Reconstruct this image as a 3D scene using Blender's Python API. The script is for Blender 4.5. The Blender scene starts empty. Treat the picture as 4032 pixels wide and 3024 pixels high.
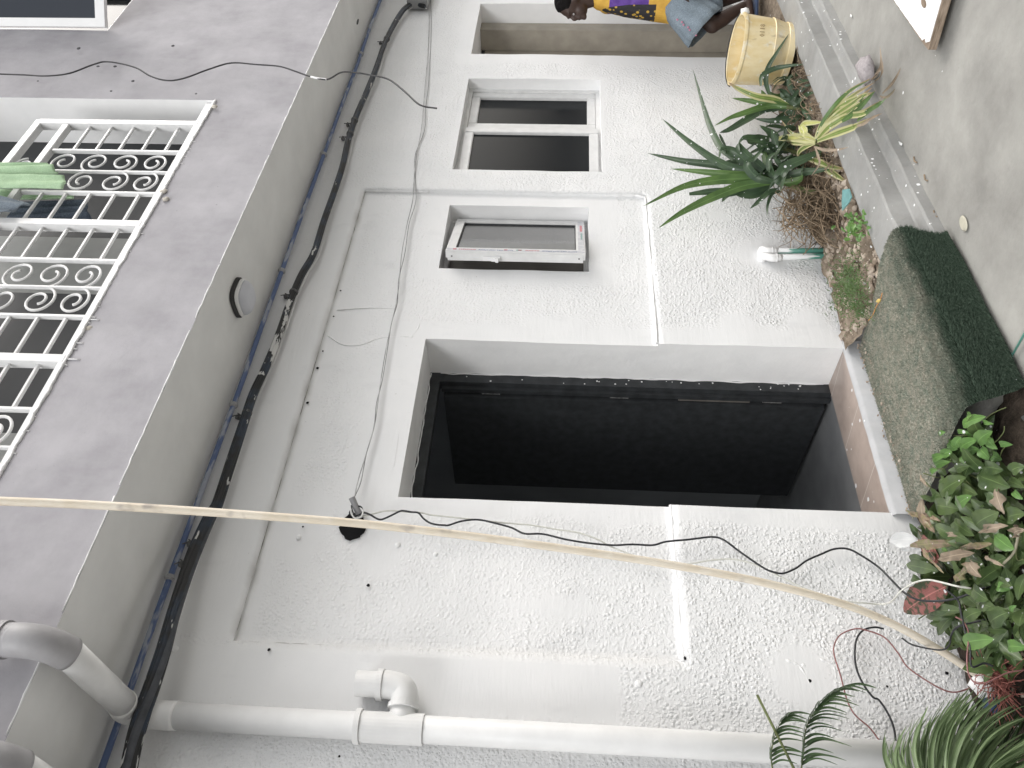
import bpy, bmesh, math, random
import numpy as np
from mathutils import Vector, Matrix, noise
R = math.radians
rnd = random.Random(7)
sc = bpy.context.scene
COL = sc.collection

# ------------------------------------------------------------------ camera
F = 3200.0
YAW, PITCH, ROLL = 0.71244578, 0.05294907, 0.03046271
CAM = Vector((0, -3.05288, 1.47))
fw = Vector((math.sin(YAW)*math.cos(PITCH), math.cos(YAW)*math.cos(PITCH), math.sin(PITCH)))
rt = Vector((math.cos(YAW), -math.sin(YAW), 0)); up = rt.cross(fw)
rt, up = rt*math.cos(ROLL)+up*math.sin(ROLL), -rt*math.sin(ROLL)+up*math.cos(ROLL)
cam = bpy.data.cameras.new('camera'); co = bpy.data.objects.new('camera', cam); COL.objects.link(co)
# the photograph was taken with the phone on its side: the picture's right is the world's down
m = Matrix((-up, rt, -fw)).transposed().to_4x4(); m.translation = CAM
co.matrix_world = m
cam.sensor_width = 36; cam.lens = F*36/4032; cam.clip_end = 500; cam.clip_start = .05
sc.camera = co

# ------------------------------------------------------------------ light
SUN_EL, SUN_AZ = R(37), R(-66)      # high, from the street side and a little to the left
w = bpy.data.worlds.new('World'); sc.world = w; w.use_nodes = True
nt = w.node_tree; nt.nodes.clear()
sky = nt.nodes.new('ShaderNodeTexSky'); sky.sky_type = 'NISHITA'; sky.sun_disc = False
sky.sun_elevation = SUN_EL; sky.sun_rotation = R(180)-SUN_AZ*-1
sky.air_density = 1.2; sky.dust_density = 6.0; sky.ozone_density = 1.0
hs = nt.nodes.new('ShaderNodeHueSaturation'); hs.inputs['Saturation'].default_value = .24
bg = nt.nodes.new('ShaderNodeBackground'); bg.inputs['Strength'].default_value = .15
wo = nt.nodes.new('ShaderNodeOutputWorld')
nt.links.new(sky.outputs[0], hs.inputs['Color']); nt.links.new(hs.outputs[0], bg.inputs['Color']); nt.links.new(bg.outputs[0], wo.inputs[0])
sl = bpy.data.lights.new('sun', 'SUN'); sl.energy = 2.0; sl.angle = R(38); sl.color = (1, .995, .985)
so = bpy.data.objects.new('sun', sl); COL.objects.link(so)
sd = Vector((math.sin(SUN_AZ)*math.cos(SUN_EL), -math.cos(SUN_AZ)*math.cos(SUN_EL), math.sin(SUN_EL)))
so.rotation_euler = sd.to_track_quat('Z', 'Y').to_euler()
vs = sc.view_settings; vs.view_transform = 'Standard'; vs.look = 'None'; vs.gamma = 1; vs.exposure = 0.40; vs.use_curve_mapping = False

# ------------------------------------------------------------------ measuring helpers: a pixel of the photograph + a plane -> a point
def ray(px, py):
    return rt*(3024-py-1512) - up*(px-2016) + fw*F
def oY(px, py, y=0.0):
    d = ray(px, py); return CAM + d*((y-CAM.y)/d.y)
def oZ(px, py, z=0.0):
    d = ray(px, py); return CAM + d*((z-CAM.z)/d.z)
def oX(px, py, x):
    d = ray(px, py); return CAM + d*((x-CAM.x)/d.x)
def T(ox, oy, x, y): return (ox+x*.60759, oy+y*.60759)

# ------------------------------------------------------------------ mesh helpers
def link(name, me, mat=None, parent=None):
    o = bpy.data.objects.new(name, me); COL.objects.link(o)
    if mat:
        for mm in (mat if isinstance(mat, (list, tuple)) else [mat]): me.materials.append(mm)
    if parent: o.parent = parent; o.matrix_parent_inverse = parent.matrix_world.inverted()
    return o
def mk(name, bm, mat=None, parent=None, smooth=False, recalc=True):
    if recalc: bmesh.ops.recalc_face_normals(bm, faces=bm.faces)
    me = bpy.data.meshes.new(name); bm.to_mesh(me); bm.free()
    if smooth:
        for p in me.polygons: p.use_smooth = True
    return link(name, me, mat, parent)
def empty(name, loc, label=None, cat=None, group=None):
    o = bpy.data.objects.new(name, None); COL.objects.link(o); o.location = loc
    bpy.context.view_layer.update()
    if label: tag(o, label, cat, group)
    return o
def tag(o, label=None, cat=None, group=None, kind=None):
    if label: o['label'] = label
    if cat: o['category'] = cat
    if group: o['group'] = group
    if kind: o['kind'] = kind
    return o
def box(bm, a, b, bev=0):
    r = bmesh.ops.create_cube(bm, size=1)
    a = Vector(a); b = Vector(b)
    for v in r['verts']:
        v.co = Vector(((a.x+b.x)/2+v.co.x*(b.x-a.x), (a.y+b.y)/2+v.co.y*(b.y-a.y), (a.z+b.z)/2+v.co.z*(b.z-a.z)))
    if bev:
        es = list({e for v in r['verts'] for e in v.link_edges})
        bmesh.ops.bevel(bm, geom=es, offset=bev, segments=2, affect='EDGES')
    return r['verts']
def catmull(P, n=6):
    P = [Vector(p) for p in P]
    if len(P) < 3: return P
    Q = [P[0]*2-P[1]]+P+[P[-1]*2-P[-2]]; out = []
    for i in range(1, len(Q)-2):
        a, b, c, d = Q[i-1:i+3]
        for k in range(n):
            t = k/n
            out.append(.5*((2*b)+(c-a)*t+(2*a-5*b+4*c-d)*t*t+(3*b-a-3*c+d)*t**3))
    out.append(P[-1]); return out
def tube(bm, P, r, seg=8, caps=True, flat=1.0):
    P = [Vector(p) for p in P]; n = len(P)
    rr = r if isinstance(r, (list, tuple)) else [r]*n
    rings = []; t0 = (P[1]-P[0]).normalized()
    a = Vector((0, 0, 1)) if abs(t0.z) < .9 else Vector((1, 0, 0))
    u = t0.cross(a).normalized()
    for i in range(n):
        t = (P[min(i+1, n-1)]-P[max(i-1, 0)])
        if t.length < 1e-9: t = t0
        t.normalize(); u = (u-t*u.dot(t)).normalized(); v = t.cross(u)
        rings.append([bm.verts.new(P[i]+(u*math.cos(2*math.pi*k/seg)+v*flat*math.sin(2*math.pi*k/seg))*rr[i]) for k in range(seg)])
    for i in range(n-1):
        for k in range(seg):
            bm.faces.new((rings[i][k], rings[i][(k+1) % seg], rings[i+1][(k+1) % seg], rings[i+1][k]))
    if caps:
        bm.faces.new(rings[0][::-1]); bm.faces.new(rings[-1])
def tubeobj(name, P, r, mat, parent=None, seg=8, n=6, sm=True):
    bm = bmesh.new(); pts = catmull(P, n) if sm else P
    if isinstance(r, (list, tuple)) and sm:
        L = len(pts); r = [r[min(int(i/(L-1)*(len(r)-1)), len(r)-2)]*(1-((i/(L-1)*(len(r)-1)) % 1 if i < L-1 else 1))+r[min(int(i/(L-1)*(len(r)-1))+1, len(r)-1)]*((i/(L-1)*(len(r)-1)) % 1 if i < L-1 else 1) for i in range(L)]
    tube(bm, pts, r, seg); return mk(name, bm, mat, parent, smooth=True)
def sst(a, b, x): t = min(1, max(0, (x-a)/(b-a))); return t*t*(3-2*t)
def nz(x, y, z=0, s=1): return noise.noise(Vector((x*s, y*s, z*s)))
def blob(bm, c, r, seed=0, flat=.4, ax='y'):
    res = bmesh.ops.create_icosphere(bm, subdivisions=2, radius=1)
    for v in res['verts']:
        d = v.co.copy(); k = 1+.35*noise.noise(d*1.8+Vector((seed*3.1, seed, 0)))
        v.co = Vector(c)+Vector((d.x*r*k, d.y*r*k*(flat if ax == 'y' else 1), d.z*r*k*(flat if ax == 'z' else 1)))

# ------------------------------------------------------------------ materials
def s2l(c): return tuple(((v/255)/12.92 if v/255 <= .04045 else (((v/255)+.055)/1.055)**2.4) for v in c)
class NT:
    def __init__(s, name, rough=.6, spec=.3, metal=0):
        s.m = bpy.data.materials.new(name); s.m.use_nodes = True; s.t = s.m.node_tree; s.n = s.t.nodes
        s.b = s.n['Principled BSDF']; s.b.inputs['Roughness'].default_value = rough
        s.b.inputs['Specular IOR Level'].default_value = spec; s.b.inputs['Metallic'].default_value = metal
        s.tc = s.n.new('ShaderNodeTexCoord')
        s.src = s.n.new('ShaderNodeNewGeometry').outputs['Position']
    def L(s, a, b): s.t.links.new(a, b)
    def node(s, k, **kw):
        n = s.n.new(k)
        for a, v in kw.items():
            if a in n.inputs.keys(): n.inputs[a].default_value = v
            else: setattr(n, a, v)
        return n
    def vec(s, scale=(1, 1, 1), src=None):
        mp = s.n.new('ShaderNodeMapping'); mp.inputs['Scale'].default_value = scale; s.L(src or s.src, mp.inputs['Vector']); return mp.outputs[0]
    def noise(s, sc_, det=3, rough=.55, vec=None, dist=0):
        n = s.n.new('ShaderNodeTexNoise'); n.inputs['Scale'].default_value = sc_; n.inputs['Detail'].default_value = det
        n.inputs['Roughness'].default_value = rough; n.inputs['Distortion'].default_value = dist; s.L(vec or s.src, n.inputs['Vector']); return n.outputs['Fac']
    def vor(s, sc_, vec=None, feat='F1', out='Distance', rand=1):
        n = s.n.new('ShaderNodeTexVoronoi'); n.feature = feat; n.inputs['Scale'].default_value = sc_; n.inputs['Randomness'].default_value = rand; s.L(vec or s.src, n.inputs['Vector']); return n.outputs[out]
    def ramp(s, x, stops, interp='LINEAR'):
        n = s.n.new('ShaderNodeValToRGB'); n.color_ramp.interpolation = interp
        e = n.color_ramp.elements
        while len(e) < len(stops): e.new(.5)
        for i, (p, c) in enumerate(stops):
            e[i].position = p; e[i].color = (c, c, c, 1) if not isinstance(c, (tuple, list)) else (*c, 1)
        s.L(x, n.inputs[0]); return n.outputs[0]
    def mix(s, f, a, b, mode='MIX'):
        n = s.n.new('ShaderNodeMix'); n.data_type = 'RGBA'; n.blend_type = mode
        for v, i in ((f, 0), (a, 6), (b, 7)):
            if hasattr(v, 'is_linked') or hasattr(v, 'links'): s.L(v, n.inputs[i])
            elif i == 0: n.inputs[0].default_value = v
            else: n.inputs[i].default_value = (*v[:3], 1) if isinstance(v, (tuple, list)) else (v, v, v, 1)
        return n.outputs[2]
    def math(s, op, a, b=0.0):
        n = s.n.new('ShaderNodeMath'); n.operation = op
        for v, i in ((a, 0), (b, 1)):
            if hasattr(v, 'links'): s.L(v, n.inputs[i])
            else: n.inputs[i].default_value = v
        return n.outputs[0]
    def bump(s, h, strength=.5, dist=.01):
        n = s.n.new('ShaderNodeBump'); n.inputs['Distance'].default_value = dist
        if hasattr(strength, 'links'): s.L(strength, n.inputs['Strength'])
        else: n.inputs['Strength'].default_value = strength
        s.L(h, n.inputs['Height'])
        if s.b.inputs['Normal'].links: s.L(s.b.inputs['Normal'].links[0].from_socket, n.inputs['Normal'])
        s.L(n.outputs[0], s.b.inputs['Normal'])
    def col(s, c):
        if hasattr(c, 'links'): s.L(c, s.b.inputs['Base Color'])
        else: s.b.inputs['Base Color'].default_value = (*c[:3], 1)
    def attr(s, name, out='Fac'):
        n = s.n.new('ShaderNodeAttribute'); n.attribute_name = name; return n.outputs[out]
    def splat(s, base, density=.35, scale=34, size=.135, colr=(.8, .81, .82)):
        """small specks of dropped white paint"""
        v = s.n.new('ShaderNodeTexVoronoi'); v.inputs['Scale'].default_value = scale; s.L(s.src, v.inputs['Vector'])
        sep = s.n.new('ShaderNodeSeparateColor'); s.L(v.outputs['Color'], sep.inputs[0])
        th = s.math('MULTIPLY', s.math('POWER', sep.outputs[1], 3.0), size*2.2)
        dot = s.math('LESS_THAN', v.outputs['Distance'], th)
        keep = s.math('LESS_THAN', sep.outputs[0], density)
        return s.mix(s.math('MULTIPLY', dot, keep), base, colr)

def plain(name, c, rough=.5, spec=.3, var=.06, vs_=12, bump=0, bs=60, metal=0, splat=0):
    k = NT(name, rough, spec, metal); n = k.noise(vs_, 4)
    a = tuple(max(0, v*(1-var)) for v in c); b = tuple(min(1, v*(1+var)) for v in c)
    cc = k.mix(k.ramp(n, [(.3, 0), (.7, 1)]), a, b)
    if splat: cc = k.splat(cc, density=splat)
    k.col(cc)
    if bump: k.bump(k.noise(bs, 3), bump, .004)
    return k.m

def stucco():
    k = NT('white_stucco', .75, .25)
    rg = k.attr('rough')
    wv = k.vec((1, 1, 1))
    wn = k.n.new('ShaderNodeTexNoise'); wn.inputs['Scale'].default_value = 60; k.L(k.src, wn.inputs['Vector'])
    vm = k.n.new('ShaderNodeVectorMath'); vm.operation = 'MULTIPLY_ADD'; k.L(wn.outputs['Color'], vm.inputs[0]); vm.inputs[1].default_value = (.010, .010, .010); k.L(k.src, vm.inputs[2])
    def grains(sc_, keep):
        v = k.n.new('ShaderNodeTexVoronoi'); v.inputs['Scale'].default_value = sc_; k.L(vm.outputs[0], v.inputs['Vector'])
        se = k.n.new('ShaderNodeSeparateColor'); k.L(v.outputs['Color'], se.inputs[0])
        return k.math('MULTIPLY', k.ramp(v.outputs['Distance'], [(.12, 1), (.62, 0)]), k.ramp(se.outputs[0], [(keep, 0), (keep+.25, 1)]))
    h = k.math('ADD', grains(64, .2), k.math('MULTIPLY', grains(120, .3), .5))
    big = k.noise(7, 3)
    rough = k.math('MULTIPLY', rg, k.ramp(big, [(.3, .55), (.55, 1)]))
    # smooth trowelled plaster still has brush marks
    br = k.noise(22, 4, .6, k.vec((.35, 1, 2.2)))
    k.bump(br, .25, .006)
    k.bump(h, k.math('MULTIPLY', rough, .52), .0066)
    st = k.noise(1.7, 5, .6)
    c = k.mix(k.ramp(st, [(.35, 0), (.7, 1)]), (.775, .78, .785), (.83, .83, .832))
    # thin grey wash where the paint is not yet covering
    gr = k.ramp(k.noise(4.3, 4, .6, k.vec((1, 1, .6))), [(.60, 0), (.74, 1)])
    c = k.mix(k.math('MULTIPLY', gr, .35), c, (.60, .605, .615))
    dirt = k.ramp(k.noise(38, 2), [(.74, 0), (.80, 1)])
    c = k.mix(k.math('MULTIPLY', dirt, .5), c, (.45, .44, .42))
    dk = k.attr('edge_shade')
    c = k.mix(dk, c, (.36, .35, .33))  # painted shade line at the panel's upper step
    k.col(c); return k.m
M_STUCCO = stucco()
def mk_reveal():
    k = NT('painted_reveal', .6, .3)
    c = k.mix(k.ramp(k.noise(6, 4), [(.35, 0), (.7, 1)]), (.82, .822, .825), (.87, .87, .87)); k.col(c)
    k.bump(k.noise(18, 4), .35, .008); return k.m
M_REVEAL = mk_reveal()
def mk_facade():
    k = NT('grey_render', .8, .2)
    n = k.noise(3.2, 6, .62); n2 = k.noise(14, 3, .6, k.vec((1, 1, .35)))
    c = k.mix(k.ramp(n, [(.33, 0), (.68, 1)]), (.325, .315, .338), (.45, .44, .465))
    c = k.mix(k.math('MULTIPLY', k.ramp(n2, [(.42, 0), (.70, 1)]), .32), c, (.44, .435, .45))
    sp = k.ramp(k.noise(52, 2), [(.76, 0), (.80, 1)])
    c = k.mix(k.math('MULTIPLY', sp, .6), c, (.2, .2, .21))
    k.col(c); k.bump(k.noise(11, 5), .35, .01); k.bump(k.noise(130, 2), .15, .002); return k.m
M_FACADE = mk_facade()
M_SOFFIT = plain('soffit_paint', (.735, .735, .725), .75, .2, .05, 5, .2, 25)
M_PVC = plain('painted_plastic_pipe', (.74, .74, .735), .42, .4, .05, 9, .15, 30)
M_PVCG = plain('grey_painted_pipe', (.33, .325, .335), .5, .4, .15, 9, .15, 30)
M_PAINT = plain('white_paint', (.82, .82, .82), .4, .4, .03, 9, .1, 60)
M_IRON = plain('white_gloss_iron', (.74, .74, .74), .35, .4, .05, 30)
M_UPVC = plain('white_window_frame', (.72, .72, .715), .35, .4, .07, 14)
M_BLACK = plain('black_paint', (.034, .037, .040), .5, .4, .3, 20)
M_RUB = plain('black_cable', (.02, .021, .024), .45, .4, .4, 40)
M_WIREW = plain('white_wire', (.72, .72, .71), .5, .3, .1, 50)
M_WIREG = plain('grey_wire', (.30, .30, .30), .5, .3, .2, 50)
M_WIRER = plain('red_wire', (.27, .13, .125), .5, .3, .2, 50)
def mk_glass(c=(.010, .012, .014), r=.04):
    k = NT('dark_glass', r, .5); k.col(c); k.bump(k.noise(2, 2), .03, .01); return k.m
M_GLASS = mk_glass((.017, .019, .021), .12); M_GLASS.node_tree.nodes['Principled BSDF'].inputs['Specular IOR Level'].default_value = .12
M_GLASS2 = mk_glass((.04, .042, .042), .07); M_GLASS2.name = 'grey_glass'
def mk_bundle():
    k = NT('cable_bundle', .45, .4)
    n = k.noise(26, 3, .6, k.vec((.35, 1, 1)))
    sb_ = k.n.new('ShaderNodeSeparateXYZ'); k.L(k.src, sb_.inputs[0])
    n = k.math('ADD', n, k.math('MULTIPLY', k.math('LESS_THAN', k.math('ABSOLUTE', k.math('SUBTRACT', sb_.outputs[0], 2.86)), .27), .10))
    c = k.mix(k.ramp(k.noise(9, 2), [(.45, 0), (.6, 1)]), (.020, .021, .022), (.028, .040, .060))
    c = k.mix(k.ramp(n, [(.635, 0), (.66, 1)]), c, (.60, .60, .59)); k.col(c); return k.m
M_BUND = mk_bundle()
def mk_blue():
    k = NT('blue_conduit_paint', .45, .4)
    n = k.noise(16, 4, .6, k.vec((.25, 1, 1)))
    c = k.mix(k.ramp(n, [(.52, 0), (.58, 1)]), (.115, .165, .31), (.36, .39, .46)); k.col(c); return k.m
M_BLUE = mk_blue()
def mk_cream():
    k = NT('cream_conduit', .5, .35)
    n = k.noise(30, 4, .6, k.vec((1, 1, .3)))
    c = k.mix(k.ramp(n, [(.4, 0), (.7, 1)]), (.70, .62, .50), (.80, .74, .64))
    c = k.mix(k.math('MULTIPLY', k.ramp(k.noise(11, 2), [(.62, 0), (.72, 1)]), .7), c, (.36, .32, .29)); k.col(c); return k.m
M_CREAM = mk_cream()
def mk_concrete(name, a, b, splat=0, dark=(.30, .29, .27)):
    k = NT(name, .85, .2)
    n = k.noise(2.3, 6, .65); n2 = k.noise(17, 5, .65)
    c = k.mix(k.ramp(n, [(.32, 0), (.66, 1)]), a, b)
    c = k.mix(k.math('MULTIPLY', k.ramp(n2, [(.48, 0), (.72, 1)]), .4), c, dark)
    pit = k.ramp(k.noise(70, 2), [(.73, 0), (.78, 1)])
    c = k.mix(k.math('MULTIPLY', pit, .55), c, (.17, .165, .155))
    if splat: c = k.splat(c, splat)
    k.col(c); k.bump(n2, .5, .008); k.bump(k.noise(90, 3), .4, .003); return k.m
M_SLAB = mk_concrete('concrete_slab', (.225, .22, .205), (.36, .355, .33), .012)
M_CURB = mk_concrete('concrete_kerb', (.23, .23, .222), (.35, .35, .34), .5)
M_PAVE = mk_concrete('dark_paving', (.075, .075, .073), (.14, .14, .135), .08, (.04, .04, .037))
def mk_soil():
    k = NT('soil', .95, .1)
    c = k.mix(k.ramp(k.noise(12, 6, .7), [(.35, 0), (.65, 1)]), (.11, .085, .06), (.34, .28, .22))
    c = k.splat(c, .35, 40); k.col(c); k.bump(k.noise(40, 5, .7), 1, .015); return k.m
M_SOIL = mk_soil()
def mk_darksoil():
    k = NT('damp_soil', .9, .15)
    c = k.mix(k.ramp(k.noise(14, 6, .7), [(.35, 0), (.68, 1)]), (.022, .017, .013), (.09, .07, .055))
    k.col(k.splat(c, .12, 40)); k.bump(k.noise(40, 5, .7), 1, .015); return k.m
M_DSOIL = mk_darksoil()
def leafmat(name, a, b, stripe=None, splat=.25, rough=.38, edge=None, mott=None):
    """uv.x runs across the blade, uv.y from base to tip"""
    k = NT(name, rough, .45)
    sp = k.n.new('ShaderNodeSeparateXYZ'); k.L(k.tc.outputs['UV'], sp.inputs[0])
    ac = k.math('ABSOLUTE', k.math('SUBTRACT', sp.outputs[0], .5))
    c = k.mix(k.ramp(k.noise(9, 3), [(.35, 0), (.65, 1)]), a, b)
    fine = k.noise(1, 2, .5, k.vec((60, 2, 1), k.tc.outputs['UV']))
    c = k.mix(k.math('MULTIPLY', k.ramp(fine, [(.4, 0), (.65, 1)]), .25), c, tuple(v*1.6 for v in b))
    if mott: c = k.mix(k.ramp(k.noise(mott[1], 4, .6), [(.46, 0), (.56, 1)]), c, mott[0])
    if stripe: c = k.mix(k.ramp(ac, [(.20, 0), (.28, 1)]), c, stripe)
    rib = k.ramp(ac, [(.0, 1), (.035, 0)])
    c = k.mix(k.math('MULTIPLY', rib, .5), c, tuple(min(1, v*2.4+.03) for v in b))
    if edge: c = k.mix(k.ramp(sp.outputs[1], [(.72, 0), (.95, 1)]), c, edge)
    if splat: c = k.splat(c, splat*1.5, 48, .17)
    k.col(c)
    k.b.inputs['Subsurface Weight'].default_value = 0
    k.bump(fine, .2, .002)
    tr = k.n.new('ShaderNodeBsdfTranslucent'); k.L(k.b.inputs['Base Color'].links[0].from_socket, tr.inputs[0])
    ms = k.n.new('ShaderNodeMixShader'); ms.inputs[0].default_value = .22
    k.L(k.b.outputs[0], ms.inputs[1]); k.L(tr.outputs[0], ms.inputs[2]); k.L(ms.outputs[0], k.n['Material Output'].inputs[0])
    return k.m
L_DARK = leafmat('strap_leaf_dark', (.034, .060, .036), (.064, .105, .052), splat=.4)
L_MID = leafmat('strap_leaf_green', (.060, .115, .035), (.11, .19, .055), splat=.15)
L_VAR = leafmat('strap_leaf_variegated', (.10, .16, .04), (.20, .26, .07), stripe=(.52, .50, .26), splat=.1, edge=(.30, .20, .12))
L_YEL = leafmat('strap_leaf_yellow', (.40, .42, .10), (.52, .52, .18), stripe=(.58, .57, .30), splat=.05)
L_DRY = leafmat('dry_leaf', (.17, .13, .09), (.36, .29, .22), splat=.1, rough=.8)
L_VINE = leafmat('vine_leaf', (.08, .17, .045), (.14, .26, .07), splat=.12)
L_BUSH = leafmat('shrub_leaf', (.045, .080, .030), (.115, .165, .060), splat=.22, rough=.28)
L_RED = leafmat('red_leaf', (.24, .085, .075), (.38, .15, .135), splat=.12, mott=((.05, .07, .035), 30))
L_OLIVE = leafmat('olive_dry_leaf', (.12, .13, .05), (.27, .24, .12), splat=.1, mott=((.33, .24, .17), 26))
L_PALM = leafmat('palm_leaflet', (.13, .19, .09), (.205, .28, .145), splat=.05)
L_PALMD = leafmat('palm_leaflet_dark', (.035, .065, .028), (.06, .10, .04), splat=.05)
L_WEED = leafmat('weed_leaf', (.055, .10, .03), (.10, .17, .05), splat=.2)
M_STEM = plain('plant_stem', (.12, .14, .06), .7, .2, .3, 30)
M_ROOT = plain('dry_root', (.26, .20, .14), .9, .1, .35, 25, splat=.15)

# ------------------------------------------------------------------ ground
SLAB = -.14
def kerb_y(x, base): return base-(2.88-x)*.0345      # the kerb runs a touch askew to the wall
bm = bmesh.new(); N = 60
def sheet(name, xs, ys, zf, mat, kind='structure'):
    bm = bmesh.new(); V = [[bm.verts.new((x, y, zf(x, y))) for y in ys] for x in xs]
    for i in range(len(xs)-1):
        for j in range(len(ys)-1): bm.faces.new((V[i][j], V[i+1][j], V[i+1][j+1], V[i][j+1]))
    o = mk(name, bm, mat, smooth=True); o['kind'] = kind; return o
bm.free()
sheet('ground', [-60, -10, 0, 10, 60], [-60, -10, -1.2, 0, 3.9, 60], lambda x, y: SLAB-.006, mk_concrete('far_ground', (.30, .29, .27), (.42, .41, .39)))
sheet('slab', list(np.arange(1.6, 12, .1)), list(np.arange(-6, -.60, .1)), lambda x, y: SLAB+.004*nz(x, y, 0, 3), M_SLAB)
sheet('paving', list(np.arange(-1.5, 1.92, .06)), list(np.arange(-2.2, -.30, .06)), lambda x, y: -.128+.006*nz(x, y, 0, 5), M_PAVE)
sheet('soil_bed', list(np.arange(2.9, 8.5, .03)), list(np.arange(-.60, .0, .03)), lambda x, y: -.045+.028*nz(x, y, 0, 9)+.012*nz(x, y, 3, 30)+.05*max(0, 1+y/.25), M_SOIL)
sheet('planting_soil', list(np.arange(-.6, 1.97, .03)), list(np.arange(-.93, .0, .03)), lambda x, y: -.10-.02*sst(-.6, -.9, y)+.03*nz(x, y, 0, 7)+.015*nz(x, y, 3, 30), M_DSOIL)
# kerb: top, face, narrow ledge, face
bm = bmesh.new(); xs = list(np.arange(2.10, 10.5, .035))
prof = [(-.555, -.12), (-.57, -.003), (-.585, .002), (-.775, .003), (-.786, -.004), (-.793, -.078), (-.80, -.084), (-.848, -.088), (-.858, -.096), (-.866, -.15)]
rows = []
for x in xs:
    rows.append([bm.verts.new((x, kerb_y(x, py)+.006*nz(x, j*.7, 0, 6)+.002*nz(x, j, 0, 40), pz+.003*nz(x, j*.7, 4, 9)+(.0015*nz(x, j, 9, 45)))) for j, (py, pz) in enumerate(prof)])
for a, b in zip(rows, rows[1:]):
    for j in range(len(prof)-1): bm.faces.new((a[j], b[j], b[j+1], a[j+1]))
bm.faces.new(rows[0]); bm.faces.new(rows[-1][::-1])
o = mk('kerb', bm, M_CURB, smooth=False); o['kind'] = 'structure'

# ------------------------------------------------------------------ the house
house = empty('house', (0, 0, 0), 'white stucco house with a dark open doorway under a grey upper storey', 'house')
PX0, PX1, PZ0, PZ1 = 1.262, 4.218, .945, 2.705       # the shallow sunken panel
OPEN = [(1.965, 2.945, -.002, 2.157, .28), (4.455, 5.602, 1.208, 2.176, .10), (3.508, 4.102, 1.298, 2.155, .15), (5.965, 6.835, -.30, 2.19, .60)]
def lin(a, b, s): n = max(1, round((b-a)/s)); return [a+(b-a)*i/n for i in range(n)]
bx = sorted({-1.2, 9.2, PX0, PX1, 1.0, *[v for o_ in OPEN for v in o_[:2]]}); bz = sorted({-.30, 3.06, PZ0, PZ1, *[v for o_ in OPEN for v in o_[2:4]]})
gx = [v for a, b in zip(bx, bx[1:]) for v in lin(a, b, .035)]+[bx[-1]]
gz = [v for a, b in zip(bz, bz[1:]) for v in lin(a, b, .035)]+[bz[-1]]
def edge_w(x, z): return .004*nz(x, z, 5, 9)+.002*nz(x, z, 8, 28)
def inpanel(x, z): return PX0 < x < PX1 and PZ0 < z < PZ1
PATCH = [(oY(3180, 1960).x*0+2.0, -1, .01, .01)]
def patch(px, py, rx, rz): p = oY(px, py); return (p.x, p.z, rx, rz)
PATCH = [patch(1330, 1260, .27, .16), patch(2360, 850, .22, .12), patch(3010, 1000, .16, .16), patch(3200, 1330, .22, .12), patch(1200, 2060, .2, .12),
         patch(3160, 2660, .14, .13), patch(2830, 850, .05, .05), patch(3180, 1280, .12, .1), patch(2900, 1290, .13, .10), patch(1500, 2130, .16, .1), patch(3300, 2180, .05, .05), patch(2190, 1260, .05, .2), patch(2180, 2380, .04, .2)]
def rough_at(x, z):
    j = .05*nz(x, z, 1, 4)+.022*nz(x, z, 2, 16)
    r = 1.0
    if x < PX1+.03: r = min(r, sst(.0, .03, PZ1-.06+j-z) if x > PX0 else sst(.0, .1, 3.0+j-z)*1.0)
    else: r = min(r, .35+.65*sst(2.95, 2.1, z+j)) if False else min(r, .8+.2*sst(3.0, 2.2, z+j) if z > 2.2 else 1)
    if 1.0 < x < PX0 and z > 1.183: r = 0
    if x > PX0 and x < PX1 and z > PZ0: r *= .8+.1*sst(1.9, 1.2, z)
    if z < PZ0: r *= 1.25
    # trowelled margins round the openings
    for (a, b, c, d, _), (ml, mr, mb, mt) in zip(OPEN, ((.09, .12, .1, .24), (.015, .02, .02, .015), (.10, .10, .18, .12), (.14, .1, .1, .12))):
        dx = max(a-ml-x, x-b-mr); dz = max(c-mb-z, z-d-mt)
        r *= sst(-.02, .02, max(dx, dz)+j*.7)
    for (cx, cz, rx, rz) in PATCH:
        r *= sst(.75, 1.15, math.hypot((x-cx)/rx, (z-cz)/rz)+j*4)
    return r
HOLES = []   # small holes drilled in the wall, dark
bm = bmesh.new(); lay = bm.verts.layers.float.new('rough'); lg = bm.verts.layers.float.new('edge_shade')
cache = {}
hole = oY(1385, 2085)
def wallv(i, j, L):
    k = (i, j, L)
    if k not in cache:
        x, z = gx[i], gz[j]
        v = bm.verts.new((x+.0*edge_w(z, x), L+.010*nz(x, z, 0, .9)*(1 if L == 0 else 1)+.0035*nz(x, z, 0, 5), z))
        v[lay] = rough_at(x, z) if L in (0, .018) else .0
        g = 0
        if L: g = .0
        if PX0 < x < PX1+.02 and abs(z-PZ1) < .02: g = .45*max(0, .3+nz(x, 0, 3, 8))  # shadow under the panel's top edge, put into the colour
        v[lg] = g
        cache[k] = v
    return cache[k]
def cell(i, j):
    if i < 0 or j < 0 or i >= len(gx)-1 or j >= len(gz)-1: return None
    x = (gx[i]+gx[i+1])/2; z = (gz[j]+gz[j+1])/2
    for k, (a, b, c, d, dep) in enumerate(OPEN):
        if a < x < b and c < z < d: return ('o', dep)
    return ('s', .018 if inpanel(x, z) else 0.0)
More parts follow.
